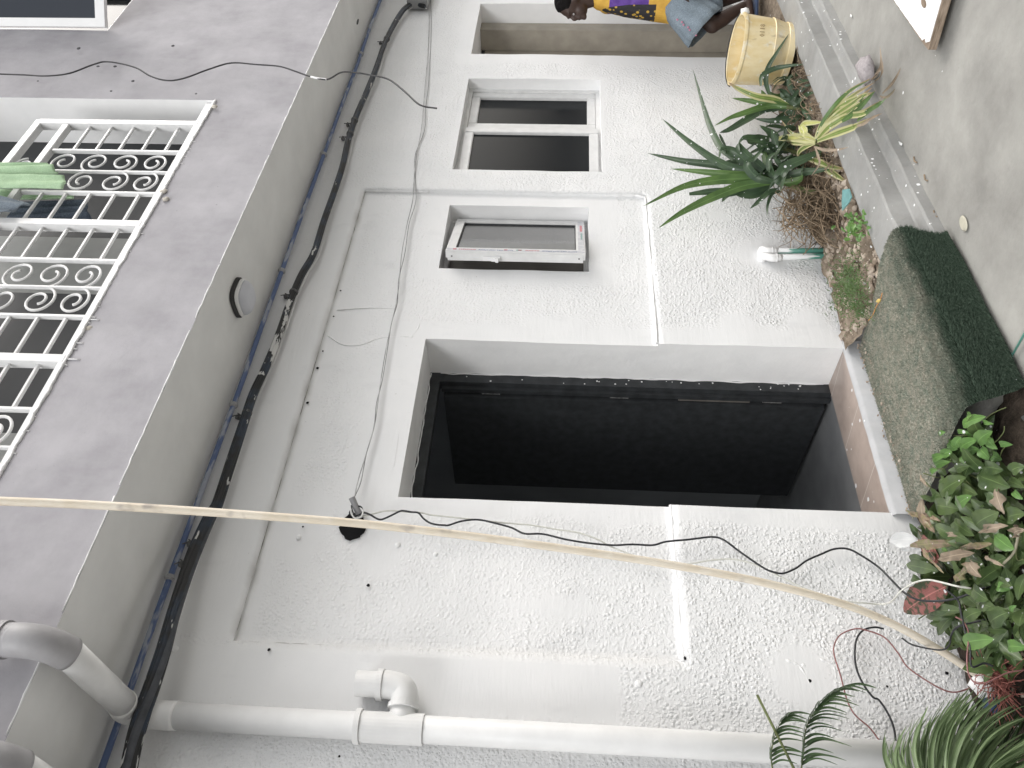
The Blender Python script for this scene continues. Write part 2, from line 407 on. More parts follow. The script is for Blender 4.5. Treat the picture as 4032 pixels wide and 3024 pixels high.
for i in range(len(gx)-1):
    for j in range(len(gz)-1):
        c = cell(i, j)
        if c[0] == 'o': continue
        L = c[1]
        f = bm.faces.new((wallv(i, j, L), wallv(i+1, j, L), wallv(i+1, j+1, L), wallv(i, j+1, L))); f.smooth = True
        for (di, dj, e) in ((-1, 0, ((i, j), (i, j+1))), (1, 0, ((i+1, j+1), (i+1, j))), (0, -1, ((i+1, j), (i, j))), (0, 1, ((i, j+1), (i+1, j+1)))):
            nb = cell(i+di, j+dj)
            if nb is None: continue
            if nb[0] == 'o': D = nb[1]
            elif nb[1] > L: D = nb[1]
            else: continue
            (a0, a1), (b0, b1) = e
            p, q = wallv(a0, a1, L), wallv(b0, b1, L)
            if nb[0] == 's':
                P_, Q_ = wallv(a0, a1, D), wallv(b0, b1, D)
                f = bm.faces.new((p, q, Q_, P_))
            else:
                st = [L, L+.008, L+(D-L)*.33, L+(D-L)*.66, D]
                prev = (bm.verts.new(p.co), bm.verts.new(q.co))
                for s_ in st[1:]:
                    def wob(co_, s_): 
                        k_ = .004 if s_ > L+.01 else 0
                        return (co_[0]+k_*nz(co_[2], s_, 2, 7)*(1 if abs(di) else 0), s_, co_[2]+k_*nz(co_[0], s_, 3, 7)*(1 if abs(dj) else 0))
                    cur = (bm.verts.new(wob(p.co, s_)), bm.verts.new(wob(q.co, s_)))
                    f = bm.faces.new((prev[0], prev[1], cur[1], cur[0])); f.material_index = 1; prev = cur
wall = mk('front_wall', bm, [M_STUCCO, M_REVEAL], house, recalc=False)
wall.data.validate()

# raised rims of paint along the panel edge, catching the light
def rim(name, P, r, mat, par, jit=.004, n=60, seg=6):
    bm = bmesh.new(); pts = []
    for a, b in zip(P, P[1:]):
        a, b = Vector(a), Vector(b)
        for k in range(n):
            t = k/n; q = a.lerp(b, t); s_ = 13
            pts.append(q+Vector((jit*nz(q.x, q.z, 1, s_), .3*jit*nz(q.x, q.z, 7, s_), jit*nz(q.x, q.z, 4, s_))))
    pts.append(Vector(P[-1])); tube(bm, pts, [r*(.7+.6*abs(nz(p.x, p.z, 2, 20))) for p in pts], seg)
    return mk(name, bm, mat, par, smooth=True)
rim('plaster_edge', [(PX0, .004, PZ0+.003), (1.965, .004, PZ0+.003)], .010, M_PAINT, house)
rim('plaster_edge', [(2.95, .004, PZ0+.003), (PX1-.02, .004, PZ0+.003), (PX1, .006, PZ0+.06), (PX1, .01, PZ0+.25)], .010, M_PAINT, house)
rim('plaster_edge', [(PX1, .008, 2.3), (PX1, .008, PZ1)], .008, M_PAINT, house, n=20)

# rooms behind the openings, dark
M_ROOM = plain('dark_room', (.30, .315, .33), .8, .2, .1, 3)
M_ROOML = plain('room_wall_grey', (.14, .145, .15), .8, .2, .1, 3)
bm = bmesh.new()
def quad(bm, *p): return bm.faces.new([bm.verts.new(Vector(q)) for q in p])
X0, X1, Y0, Y1, Z0, Z1 = -1.2, 9.2, .285, 4.0, -.006, 2.9
quad(bm, (X0, Y1, -.3), (X1, Y1, -.3), (X1, Y1, Z1), (X0, Y1, Z1)); quad(bm, (X0, Y0, Z1), (X1, Y0, Z1), (X1, Y1, Z1), (X0, Y1, Z1))
quad(bm, (X0, Y0, -.3), (X0, Y1, -.3), (X0, Y1, Z1), (X0, Y0, Z1)); quad(bm, (X1, Y0, -.3), (X1, Y1, -.3), (X1, Y1, Z1), (X1, Y0, Z1))
quad(bm, (3.25, Y0, 0), (3.25, Y1, 0), (3.25, Y1, Z1), (3.25, Y0, Z1))
mk('room', bm, M_ROOM, house, recalc=False)
bm = bmesh.new(); quad(bm, (X0, .28, Z0), (X1, .28, Z0), (X1, Y1, Z0), (X0, Y1, Z0))
kf = NT('grey_floor_tile', .35, .4); kf.col(kf.mix(kf.ramp(kf.noise(5, 3), [(.3, 0), (.7, 1)]), (.17, .175, .18), (.24, .245, .25))); 
mk('floor', bm, kf.m, house)
# lighter inner wall seen at the left side of the doorway
bm = bmesh.new(); box(bm, (1.2, 2.6, .0), (4.75-.2, 2.64, 2.6)); mk('partition', bm, M_ROOM, house)

# door frame, hinges, leaf, sill
dw = empty('doorway', (2.45, .3, 0)); dw.parent = house
def child(o, p): o.parent = p; o.matrix_parent_inverse = p.matrix_world.inverted(); return o
bpy.context.view_layer.update()
bm = bmesh.new()
box(bm, (2.885, .283, 0), (2.955, .345, 2.10)); box(bm, (1.955, .283, 2.10), (2.955, .345, 2.165)); box(bm, (1.955, .283, 0), (2.0, .345, 2.10))
box(bm, (2.862, .315, 0), (2.884, .345, 2.09))
mk('door_frame', bm, M_BLACK, dw)
bm = bmesh.new(); box(bm, (2.845, .36, .02), (2.885, 1.22, 2.08), .003)
mk('door_leaf', bm, M_BLACK, dw)
for z in (.30, 1.12, 1.82):
    bm = bmesh.new(); tube(bm, [(2.868, .350, z-.05), (2.868, .350, z+.05)], .007, 8)
    box(bm, (2.872, .340, z-.05), (2.905, .3485, z+.05))
    for q in (-.035, 0, .035):
        tube(bm, [(2.892, .341, z+q), (2.892, .337, z+q)], .004, 6)
    mk('hinge', bm, plain('worn_hinge', (.22, .22, .22), .35, .5, .5, 60, metal=.5), dw)
bm = bmesh.new(); tube(bm, [(2.868, .352, .42), (2.868, .352, .80)], .008, 8); mk('bolt_rod', bm, plain('grey_steel', (.12, .11, .10), .4, .5, .2, 20), dw)
for P_, j_ in (([(2.944, .281, .03), (2.944, .281, 2.10)], .007), ([(1.99, .281, 2.152), (2.94, .281, 2.152)], .010)):
    rim('paint_smear', P_, .0042, M_PAINT, dw, j_, 90, 5)
rs_ = random.Random(12)
for q in range(26):
    bm = bmesh.new(); z_ = rs_.uniform(.1, 2.0); c_0 = (2.930+rs_.uniform(-.035, .01), .2822, z_)
    blob(bm, c_0, rs_.uniform(.0025, .006), q, .3); mk('paint_splash', bm, M_PAINT, dw, smooth=True)
def mk_tile():
    k = NT('pink_sill_tile', .4, .4)
    sx = k.n.new('ShaderNodeSeparateXYZ'); k.L(k.src, sx.inputs[0])
    c = k.mix(k.ramp(k.noise(7, 5, .6), [(.35, 0), (.7, 1)]), (.35, .285, .25), (.46, .385, .34))
    # tile joints every 0.34 m, slightly slanted
    u = k.math('FRACT', k.math('MULTIPLY', k.math('ADD', sx.outputs[0], k.math('MULTIPLY', sx.outputs[1], .25)), 1/.345))
    g = k.math('LESS_THAN', k.math('ABSOLUTE', k.math('SUBTRACT', u, .5)), .006)
    c = k.mix(g, c, (.6, .56, .52)); c = k.splat(c, .5, 22, .14); k.col(c); return k.m
bm = bmesh.new(); box(bm, (1.967, .012, -.02), (2.943, .282, .004)); mk('door_sill', bm, mk_tile(), dw)
# worn grey plaster nosing under the sill
bm = bmesh.new(); xs = lin(1.95, 2.985, .02)+[2.985]; rows = []
for x in xs:
    e = .008*nz(x, 0, 0, 14)
    rows.append([bm.verts.new(p) for p in ((x, .011, .006+e*.2), (x, -.010+e, .002), (x, -.020+e, -.012), (x, -.026+e*2, -.16))])
for a, b in zip(rows, rows[1:]):
    for j in range(3): bm.faces.new((a[j], b[j], b[j+1], a[j+1]))
mk('sill_nosing', bm, plain('grey_plaster', (.46, .465, .475), .75, .2, .1, 8, .5, 30, splat=.2), dw, smooth=True)

# ------------------------------------------------------------------ windows of the ground floor
def rectframe(bm, a, b, c, d, w_, y0, y1, bev=.003):
    """frame in the wall plane from x a..b, z c..d, bar width w_"""
    box(bm, (a, y0, c), (a+w_, y1, d), bev); box(bm, (b-w_, y0, c), (b, y1, d), bev)
    box(bm, (a+w_-.001, y0+.001, c), (b-w_+.001, y1-.001, c+w_), bev); box(bm, (a+w_-.001, y0+.001, d-w_), (b-w_+.001, y1-.001, d), bev)
Yf = .085
w1 = empty('window', (5.03, .08, 1.21)); child(w1, house)
bm = bmesh.new(); rectframe(bm, 4.45, 5.606, 1.204, 2.18, .035, Yf-.004, .16); mk('frame', bm, M_UPVC, w1)
g = oY(1876, 489, Yf+.02); g2 = oY(2312, 380, Yf+.02)
bm = bmesh.new(); rectframe(bm, g.x-.065, 5.572, 1.238, 2.146, .062, Yf+.008, Yf+.05, .005); mk('sash', bm, M_UPVC, w1)
bm = bmesh.new(); box(bm, (g.x-.01, Yf+.032, 1.29), (5.52, Yf+.038, 2.10)); mk('pane', bm, M_GLASS, w1)
bm = bmesh.new(); h1 = oY(1862, 535, Yf); rectframe(bm, 4.40, h1.x+.066, 1.225, 2.15, .064, Yf-.030, Yf+.007, .005); mk('sash', bm, M_UPVC, w1)
bm = bmesh.new(); box(bm, (4.40, Yf-.010, 1.27), (h1.x+.01, Yf-.004, 2.11)); mk('pane', bm, M_GLASS, w1)

# second window: small sash standing ajar
w2 = empty('window', (3.8, .1, 1.3)); child(w2, house)
bm = bmesh.new(); rectframe(bm, 3.504, 4.108, 1.292, 2.160, .03, .142, .19); mk('frame', bm, M_UPVC, w2)
bm = bmesh.new(); box(bm, (3.53, .20, 1.3), (3.80, .21, 1.70)); box(bm, (3.53, .205, 1.70), (4.1, .215, 2.15)); mk('curtain', bm, plain('brown_grey_panel', (.30, .28, .26), .8, .2), w2)
sash = empty('sash', (4.075, .128, 0)); 
ang = math.atan2(.188, .530)
def sl_(u, v, z): # u along the sash from the hinge, v outward thickness
    c, s_ = math.cos(ang), math.sin(ang)
    return (4.075-u*c+v*s_*-1*-1*0 + v*math.sin(ang), .128-u*s_-v*math.cos(ang), z)
def sbox(bm, u0, u1, v0, v1, z0, z1, bev=.002):
    vs = box(bm, (u0, v0, z0), (u1, v1, z1), 0)
    for v in vs: v.co = Vector(sl_(v.co.x, v.co.y, v.co.z))
W2z0, W2z1, SW = 1.322, 2.112, .565
bpy.data.objects.remove(sash)
bm = bmesh.new(); b_ = .052
sbox(bm, 0, b_, -.02, .022, W2z0, W2z1); sbox(bm, SW-b_, SW, -.02, .022, W2z0, W2z1); sbox(bm, b_, SW-b_, -.019, .021, W2z0, W2z0+b_); sbox(bm, b_, SW-b_, -.019, .021, W2z1-b_, W2z1)
sbox(bm, SW+.0002, SW+.004, -.035, .013, W2z0+.012, W2z1-.012); sbox(bm, SW-.012, SW, -.034, -.0205, W2z0+.01, W2z1-.01)
sash = mk('sash', bm, M_UPVC, w2)
bm = bmesh.new(); sbox(bm, b_-.004, SW-b_+.004, -.002, .004, W2z0+b_-.004, W2z1-b_+.004)
kg = NT('mirror_glass', .02, .8); kg.col((.10, .10, .10)); kg.b.inputs['Metallic'].default_value = .0; kg.b.inputs['IOR'].default_value = 2.3
mk('pane', bm, kg.m, w2)
bm = bmesh.new()
for a in ((b_-.001, b_+.006), (SW-b_-.006, SW-b_+.001)): sbox(bm, a[0], a[1], .004, .012, W2z0+b_-.002, W2z1-b_+.002)
for a in ((W2z0+b_-.001, W2z0+b_+.006), (W2z1-b_-.006, W2z1-b_+.001)): sbox(bm, b_-.002, SW-b_+.002, .0045, .0115, a[0], a[1])
mk('gasket', bm, M_BLACK, w2)
# protective film with the maker's slogan
def mk_tape():
    k = NT('printed_film', .35, .4)
    n = k.noise(60, 2, .5, k.vec((1, 1, .5)))
    c = k.mix(k.ramp(n, [(.50, 0), (.56, 1)]), (.52, .53, .56), (.62, .62, .64)); k.col(c); return k.m
M_TAPE = mk_tape()
bm = bmesh.new(); sbox(bm, SW-b_+.012, SW-.004, .0222, .0230, W2z0+.004, W2z1-.004); sbox(bm, b_*.2, SW-b_+.010, .0215, .0228, W2z0+.006, W2z0+b_-.012)
film = mk('protective_film', bm, M_TAPE, w2)
def text_mesh(txt, size, mat, M4, parent, name, ext=.0003):
    cu = bpy.data.curves.new(name, 'FONT'); cu.body = txt; cu.size = size; cu.extrude = ext; cu.resolution_u = 1
    ob = bpy.data.objects.new(name, cu); COL.objects.link(ob); bpy.context.view_layer.update()
    dg = bpy.context.evaluated_depsgraph_get(); me = bpy.data.meshes.new_from_object(ob.evaluated_get(dg)); bpy.data.objects.remove(ob)
    me.transform(M4); me.name = name; return link(name, me, mat, parent)
c_, s_ = math.cos(ang), math.sin(ang)
Xs = Vector((c_, s_, 0)); Zs = Vector((0, 0, 1)); Ns = Vector((s_, -c_, 0))
M_TXTB = plain('print_blue', (.16, .19, .33), .5, .2); M_TXTR = plain('print_red', (.50, .22, .24), .5, .2); M_TXTG = plain('print_green', (.28, .40, .38), .5, .2)
def filmtext(txt, size, mat, zstart, u, n=Ns, down=True):
    x_ = -Zs; y_ = Xs     # written along the stile, read from the left as in the photo
    p = Vector(sl_(u, .0236, zstart))
    M4 = Matrix((x_, y_, x_.cross(y_))).transposed().to_4x4(); M4.translation = p
    return text_mesh(txt, size, mat, M4, w2, 'printed_text')
filmtext('Always your best choice', .020, M_TXTB, W2z1-.185, SW-.012)
filmtext('Always your best choice', .020, M_TXTB, W2z0+.245, SW-.012)
bm = bmesh.new()
for z in (W2z1-.05, W2z1-.34, W2z0+.37): sbox(bm, SW-b_+.018, SW-.014, .0231, .0235, z-.010, z+.010)
for z0, z1 in ((W2z1-.17, W2z1-.07), (W2z0+.26, W2z0+.34)):
    for q in range(9): sbox(bm, SW-.028, SW-.016, .0231, .0235, z0+(z1-z0)*q/9, z0+(z1-z0)*(q+.72)/9)
sbox(bm, .09, .20, .0229, .0233, W2z0+.014, W2z0+.028)
mk('printed_mark', bm, M_TXTR, w2)
bm = bmesh.new(); sbox(bm, SW-b_+.018, SW-.014, .0231, .0235, W2z1-.43, W2z1-.40); sbox(bm, .23, .34, .0229, .0233, W2z0+.014, W2z0+.024); mk('printed_mark', bm, M_TXTG, w2)
# handle on the opening edge
bm = bmesh.new(); sbox(bm, SW+.004, SW+.014, -.03, -.005, 1.80, 1.90); sbox(bm, SW+.012, SW+.030, -.028, -.010, 1.825, 1.85); sbox(bm, SW+.012, SW+.045, -.028, -.012, 1.81, 1.826)
mk('handle', bm, M_PAINT, w2)
bm = bmesh.new()
for z in (W2z0+.035, W2z1-.035): 
    p = Vector(sl_(SW+.0042, -.01, z)); tube(bm, [p, p-Xs*.002], .005, 8)
mk('screw', bm, plain('screw_steel', (.2, .2, .2), .4, .5), w2)

# ------------------------------------------------------------------ right-hand doorway lining and old cream frame
dr = empty('side_doorway', (6.4, .3, 0)); child(dr, house)
M_OLD = plain('old_cream_paint', (.36, .33, .28), .65, .3, .12, 8, .3, 30)
bm = bmesh.new()
box(bm, (6.70, .16, -.2), (6.832, .34, 2.19), .004); box(bm, (6.60, .34, -.2), (6.832, .40, 2.16), .004); box(bm, (6.66, .40, -.2), (6.832, .46, 2.16), .003)
box(bm, (6.50, .46, -.2), (6.832, .60, 2.15), .004); box(bm, (5.95, .55, 2.10), (6.85, .60, 2.20))
mk('old_frame', bm, M_OLD, dr)
bm = bmesh.new(); box(bm, (5.9, .60, -.2), (6.52, .64, 2.15), .003)
for z0, z1 in ((.1, .9), (1.0, 1.9)): box(bm, (6.06, .59, z0), (6.42, .602, z1), .006)
mk('door_leaf', bm, plain('old_door', (.30, .275, .235), .6, .3, .15, 8), dr)

# ------------------------------------------------------------------ overhang and upper storey
OZ = 3.06; OY = -.555
bm = bmesh.new()
xs = lin(-1.2, 9.2, .05)+[9.2]
A = []; 
for x in xs:
    yo = OY+(x-3)*.010
    A.append([bm.verts.new((x, .02, OZ+.0015)), bm.verts.new((x, yo*.5, OZ+.003*nz(x, 1, 0, 3))), bm.verts.new((x, yo+.004*nz(x, 0, 0, 8), OZ))])
for a, b in zip(A, A[1:]):
    for j in range(2): bm.faces.new((a[j], b[j], b[j+1], a[j+1]))
mk('soffit', bm, M_SOFFIT, house, smooth=True)
# upper wall with two openings
OP2 = [(-1.3, 4.33, 3.535, 5.6), (5.212, 6.6, 4.55, 5.7)]
bx = sorted({-1.3, 9.2, *[v for o_ in OP2 for v in o_[:2]]}); bz = sorted({OZ, 6.2, *[v for o_ in OP2 for v in o_[2:]]})
hx = [v for a, b in zip(bx, bx[1:]) for v in lin(a, b, .045)]+[bx[-1]]; hz = [v for a, b in zip(bz, bz[1:]) for v in lin(a, b, .045)]+[bz[-1]]
bm = bmesh.new(); vc = {}
def uv_(i, j):
    if (i, j) not in vc:
        x, z = hx[i], hz[j]; e = 0
        if abs(z-3.535) < 1e-6: e = .006*nz(x, 0, 0, 18)
        vc[i, j] = bm.verts.new((x, OY+(x-3)*.010+.004*nz(x, z, 0, 2)+(.004*nz(x, 0, 0, 8) if j == 0 else 0), z+e))
    return vc[i, j]
def op(i, j):
    if i < 0 or j < 0 or i >= len(hx)-1 or j >= len(hz)-1: return None
    x = (hx[i]+hx[i+1])/2; z = (hz[j]+hz[j+1])/2
    for a, b, c, d in OP2:
        if a < x < b and c < z < d: return True
    return False
for i in range(len(hx)-1):
    for j in range(len(hz)-1):
        if op(i, j): continue
        f = bm.faces.new((uv_(i, j), uv_(i+1, j), uv_(i+1, j+1), uv_(i, j+1))); f.smooth = True
        for di, dj, e in ((-1, 0, ((i, j), (i, j+1))), (1, 0, ((i+1, j+1), (i+1, j))), (0, -1, ((i+1, j), (i, j))), (0, 1, ((i, j+1), (i+1, j+1)))):
            if op(i+di, j+dj):
                p, q = uv_(*e[0]), uv_(*e[1]); p2 = bm.verts.new((p.co.x, -.235, p.co.z)); q2 = bm.verts.new((q.co.x, -.235, q.co.z))
                f = bm.faces.new((bm.verts.new(p.co), bm.verts.new(q.co), q2, p2)); f.material_index = 1
mk('upper_wall', bm, [M_FACADE, M_PAINT], house, recalc=False)
# white paint line along the lower arris, thin and broken
rs = random.Random(3); bm = bmesh.new(); x = .7
while x < 9:
    L = rs.uniform(.15, .9); pts = []
    for k in range(int(L/.03)+2):
        xx = x+k*.03; pts.append(Vector((xx, OY+(xx-3)*.010-.002, OZ+.003+.003*nz(xx, 0, 0, 20))))
    tube(bm, pts, [.0045*(.5+abs(nz(p.x, 1, 0, 25))) for p in pts], 6); x += L+rs.uniform(.0, .12)
mk('paint_line', bm, M_PAINT, house, smooth=True)
# paint runs below the grille
bm = bmesh.new(); x = 1.2
while x < 4.3:
    dense = .26+nz(x, 4, 0, 1.6)*.9+(.4 if x < 2.6 else 0)
    if rs.random() < dense:
        ln = rs.choice((.01, .02, .03, .06))*(.9 if x < 2.6 else .45)*rs.uniform(.4, 1.1); y = OY+(x-3)*.010-.001
        tube(bm, [(x, y, 3.54), (x+.001, y-.001, 3.535-ln*.5), (x, y, 3.535-ln)], [.004, .0025, .0028], 6)
    x += rs.uniform(.012, .05)
pts = [Vector((x_, OY+(x_-3)*.010-.003, 3.534+.006*nz(x_, 0, 0, 18)+.003*nz(x_, 0, 2, 60))) for x_ in np.arange(1., 4.33, .012)]
tube(bm, pts, [.009*(.6+abs(nz(p.x, 3, 0, 30))) for p in pts], 6)
mk('paint_run', bm, M_PAINT, house, smooth=True)
# chipped plaster spots under the rail and old screw plugs
bm = bmesh.new()
for px, py in (T(0, 0, 1390, 690), T(0, 0, 1075, 1290), T(0, 1008, 575, 470), T(0, 0, 1060, 1240)):
    p = oY(px, py, OY-.002); blob(bm, p, .018, px)
mk('plaster_chip', bm, plain('bare_plaster', (.5, .47, .42), .9, .1, .2, 60), house, smooth=True)
bm = bmesh.new()
for q in (T(0, 0, 510, 313), T(0, 0, 635, 430), T(0, 0, 745, 430), T(0, 0, 245, 525), T(0, 0, 1120, 297), T(0, 0, 860, 525), T(0, 1008, 290, 1190), T(0, 1008, 335, 1150), T(0, 1008, 640, 1250), T(0, 1008, 300, 1115), T(0, 2016, 165, 320), T(0, 2016, 130, 370), T(0, 2016, 375, 320), T(0, 2016, 490, 320), T(0, 0, 720, 590), T(0, 0, 1270, 607)):
    p = oY(q[0], q[1], OY+(1.8-3)*.004-.002); blob(bm, p, rs.uniform(.006, .013), q[0])
mk('fixing_hole', bm, plain('dark_plug', (.12, .12, .125), .9, .1, .3, 60), house, smooth=True)

# panes behind the grille: dark glass and lighter ones
wp = empty('upper_window', (3, -.24, 3.5)); child(wp, house)
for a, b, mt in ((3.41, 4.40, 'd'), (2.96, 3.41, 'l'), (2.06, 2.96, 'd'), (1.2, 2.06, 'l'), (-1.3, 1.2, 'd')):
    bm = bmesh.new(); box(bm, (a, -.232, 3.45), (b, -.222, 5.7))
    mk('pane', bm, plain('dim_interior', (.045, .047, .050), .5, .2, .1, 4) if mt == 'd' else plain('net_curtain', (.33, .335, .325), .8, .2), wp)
bm = bmesh.new(); box(bm, (-1.3, -.26, 3.49), (4.33, -.234, 3.535)); mk('frame', bm, M_UPVC, wp)

# casement of the second upstairs window, standing open
cw = empty('casement_window', (5.21, OY, 4.55)); child(cw, house)
hp = oZ(419, 109, 4.55); dirv = (oZ(413, -60, 4.55)-hp); dirv.z = 0; dirv.normalize()
def cb(bm, u0, u1, z0, z1, t0, t1):
    vs = box(bm, (u0, t0, z0), (u1, t1, z1)); n_ = Vector((-dirv.y, dirv.x, 0))
    for v in vs: v.co = hp+dirv*v.co.x+n_*v.co.y+Vector((0, 0, v.co.z-4.55))
bm = bmesh.new(); cb(bm, 0, .055, 4.55, 5.75, -.02, .02); cb(bm, .6, .655, 4.55, 5.75, -.02, .02); cb(bm, .055, .6, 4.551, 4.615, -.019, .019); cb(bm, .055, .6, 5.7, 5.75, -.019, .019)
mk('sash', bm, M_PAINT, cw)
bm = bmesh.new(); cb(bm, .05, .605, 4.61, 5.71, -.003, .003)
kb = NT('casement_glass', .03, .6); kb.col((.03, .035, .045)); kb.b.inputs['IOR'].default_value = 1.6; mk('pane', bm, kb.m, cw)
bm = bmesh.new(); rectframe(bm, 5.212, 6.6, 4.55, 5.7, .05, OY+.06, OY+.12); rectframe(bm, 5.26, 6.0, 4.60, 5.65, .05, OY+.10, OY+.14); mk('frame', bm, M_UPVC, cw)
bm = bmesh.new(); box(bm, (5.25, OY+.145, 4.58), (6.58, OY+.15, 5.68)); mk('pane', bm, M_GLASS, cw)

# the iron grille
gr = empty('window_grille', (2.5, -.52, 3.55)); child(gr, house)
GY = -.505; G0, G1 = 3.575, 4.53
def gbox(name, a, b): 
    bm = bmesh.new(); box(bm, a, b, .003); return mk(name, bm, M_IRON, gr)
PIT = .925; XR = 4.10
gbox('rail', (-1.2, GY-.022, G0-.022), (4.33, GY+.022, G0+.022)); gbox('rail', (-1.2, GY-.022, G1-.022), (XR+.02, GY+.022, G1+.022)); gbox('rail', (-1.2, GY-.020, 4.355-.02), (XR, GY+.020, 4.355+.02))
npan = 4
for k in range(npan+1):
    x = XR-k*PIT; gbox('post', (x-.024, GY-.024, G0), (x+.024, GY+.024, G1))
def spiral(cx, cz, r, a0, turns, sgn, n=26):
    return [Vector((cx+sgn*math.cos(a0+t*turns*2*math.pi/n)*r*(1-.74*t/n), GY, cz+math.sin(a0+t*turns*2*math.pi/n)*r*(1-.74*t/n))) for t in range(n+1)]
for k in range(npan):
    xr = XR-.024-k*PIT; xf1, xf2 = XR-.27-k*PIT, XR-.655-k*PIT; xl = XR-PIT+.024-k*PIT
    gbox('flat_bar', (xf1-.009, GY-.012, G0), (xf1+.009, GY+.012, 4.335)); gbox('flat_bar', (xf2-.009, GY-.012, G0), (xf2+.009, GY+.012, 4.335))
    for z in (3.69, 3.822, 3.955, 4.087, 4.217):
        gbox('bar', (xf1+.009, GY-.008, z-.008), (xr, GY+.008, z+.008)); gbox('bar', (xl, GY-.008, z-.008), (xf2-.009, GY+.008, z+.008))
    xm = (xf1+xf2)/2
    # scrolls: C shapes back to back on a central flat
    for sgn in (1, -1):
        bm = bmesh.new()
        wdt = (xf1-xf2)/2-.016
        def curl(cz, dirz, rz=.080):
            n = 34; out = []
            for t in range(n+1):
                f = t/n; a = math.pi-f*2*math.pi*1.45; rr = (1-.72*f)
                out.append(Vector((xm+sgn*(wdt*.5-math.cos(a)*-1*wdt*.5*rr), GY, cz+dirz*math.sin(a)*rz*rr)))
            return out
        spans = ((3.80, 4.125), (4.13, None), (None, 3.80)) if sgn > 0 else ((3.79, 4.13), (4.14, None), (None, 3.79))
        for (a, b) in spans:
            if a and b: P = curl(a+.082, -1)[::-1]+curl(b-.082, 1)
            elif a: P = [Vector((xm, GY, a+.005))]+curl(a+.090, 1, .078)
            else: P = [Vector((xm, GY, b-.005))]+curl(b-.086, -1, .074)
            tube(bm, P, .0068, 6)
        mk('scroll', bm, M_IRON, gr, smooth=True)
    gbox('flat_bar', (xm-.007, GY-.010, G0), (xm+.007, GY+.010, 4.335))
    for sg in (1, -1):
        bm = bmesh.new(); n = 30; cx = xm+sg*.06
        tube(bm, [Vector((cx+sg*math.cos(t/n*9)*.055*(1-.72*t/n), GY, 4.44+math.sin(t/n*9)*.055*(1-.72*t/n))) for t in range(n+1)], .006, 6); mk('scroll', bm, M_IRON, gr, smooth=True)

# ------------------------------------------------------------------ washing on the grille
def cloth(name, pts, th, mat, label, cat, wav=.01, fold=3, seed=0):
    """pts: 4 corners (a,b,c,d) a-b top edge; subdivided with folds"""
    a, b, c, d = [Vector(p) for p in pts]; bm = bmesh.new(); n, m_ = 22, 26; uvl = bm.loops.layers.uv.new()
    nrm = (b-a).cross(d-a).normalized(); V = []
    for i in range(n+1):
        row = []
        for j in range(m_+1):
            u, v = i/n, j/m_; p = a.lerp(b, u).lerp(d.lerp(c, u), v)
            p += nrm*(wav*math.sin(u*fold*2*math.pi+seed+v*1.2)*(.4+.6*v)+.004*nz(u*4+seed, v*4, 0))
            row.append(bm.verts.new(p+Vector((0, 0, .008*math.sin(u*7+seed)*v))))
        V.append(row)
    for i in range(n):
        for j in range(m_): bm.faces.new((V[i][j], V[i+1][j], V[i+1][j+1], V[i][j+1]))
    o = mk(name, bm, mat, smooth=True); md = o.modifiers.new('s', 'SOLIDIFY'); md.thickness = th
    return tag(o, label, cat)
def clothmat(name, a, b, seam=None):
    k = NT(name, .95, .1); n = k.noise(160, 2); c = k.mix(k.ramp(n, [(.35, 0), (.65, 1)]), a, b)
    c = k.mix(k.math('MULTIPLY', k.ramp(k.noise(9, 4), [(.4, 0), (.7, 1)]), .5), c, tuple(v*.7 for v in a)); k.col(c); k.bump(n, .5, .003); return k.m
M_GREEN = clothmat('green_terry', (.40, .57, .36), (.50, .66, .46)); M_DENIM = clothmat('denim', (.10, .125, .165), (.19, .225, .27)); M_DENIM2 = clothmat('pale_denim', (.17, .20, .24), (.27, .31, .34))
z5 = lambda x, y: (x*.33755, 400+y*.33755)
def q5(L, y): return [oY(*z5(*p), y) for p in L]
cloth('towel', q5([(-300, 840), (-300, 1000), (740, 1000), (760, 865)], -.585), .010, M_GREEN, 'light green towel hanging lowest in front of the white scroll grille', 'towel', .006, 1.3, 1)
cloth('towel', q5([(-300, 730), (-300, 850), (690, 845), (570, 715)], -.570), .010, M_GREEN, 'light green towel hanging behind the lower one, its slanted end showing above it', 'towel', .012, 1.5, 2)
cloth('towel', q5([(-200, 1010), (-200, 1160), (850, 1150), (900, 1075)], -.44), .008, M_GREEN, 'green cloth hanging inside the grille behind the bars', 'towel', .008, 1.5, 4)
cloth('denim_shirt', q5([(-300, 1020), (-300, 1300), (110, 1285), (345, 1170)], -.565), .008, M_DENIM2, 'pale blue denim garment hanging in front of the grille beside the green towels', 'clothing', .012, 1.6, 3)
cloth('denim_jeans', q5([(-200, 1160), (-200, 1400), (1040, 1385), (1000, 1150)], -.40), .010, M_DENIM, 'dark denim jeans hanging inside the grille with seams showing', 'clothing', .016, 3.2, 5)

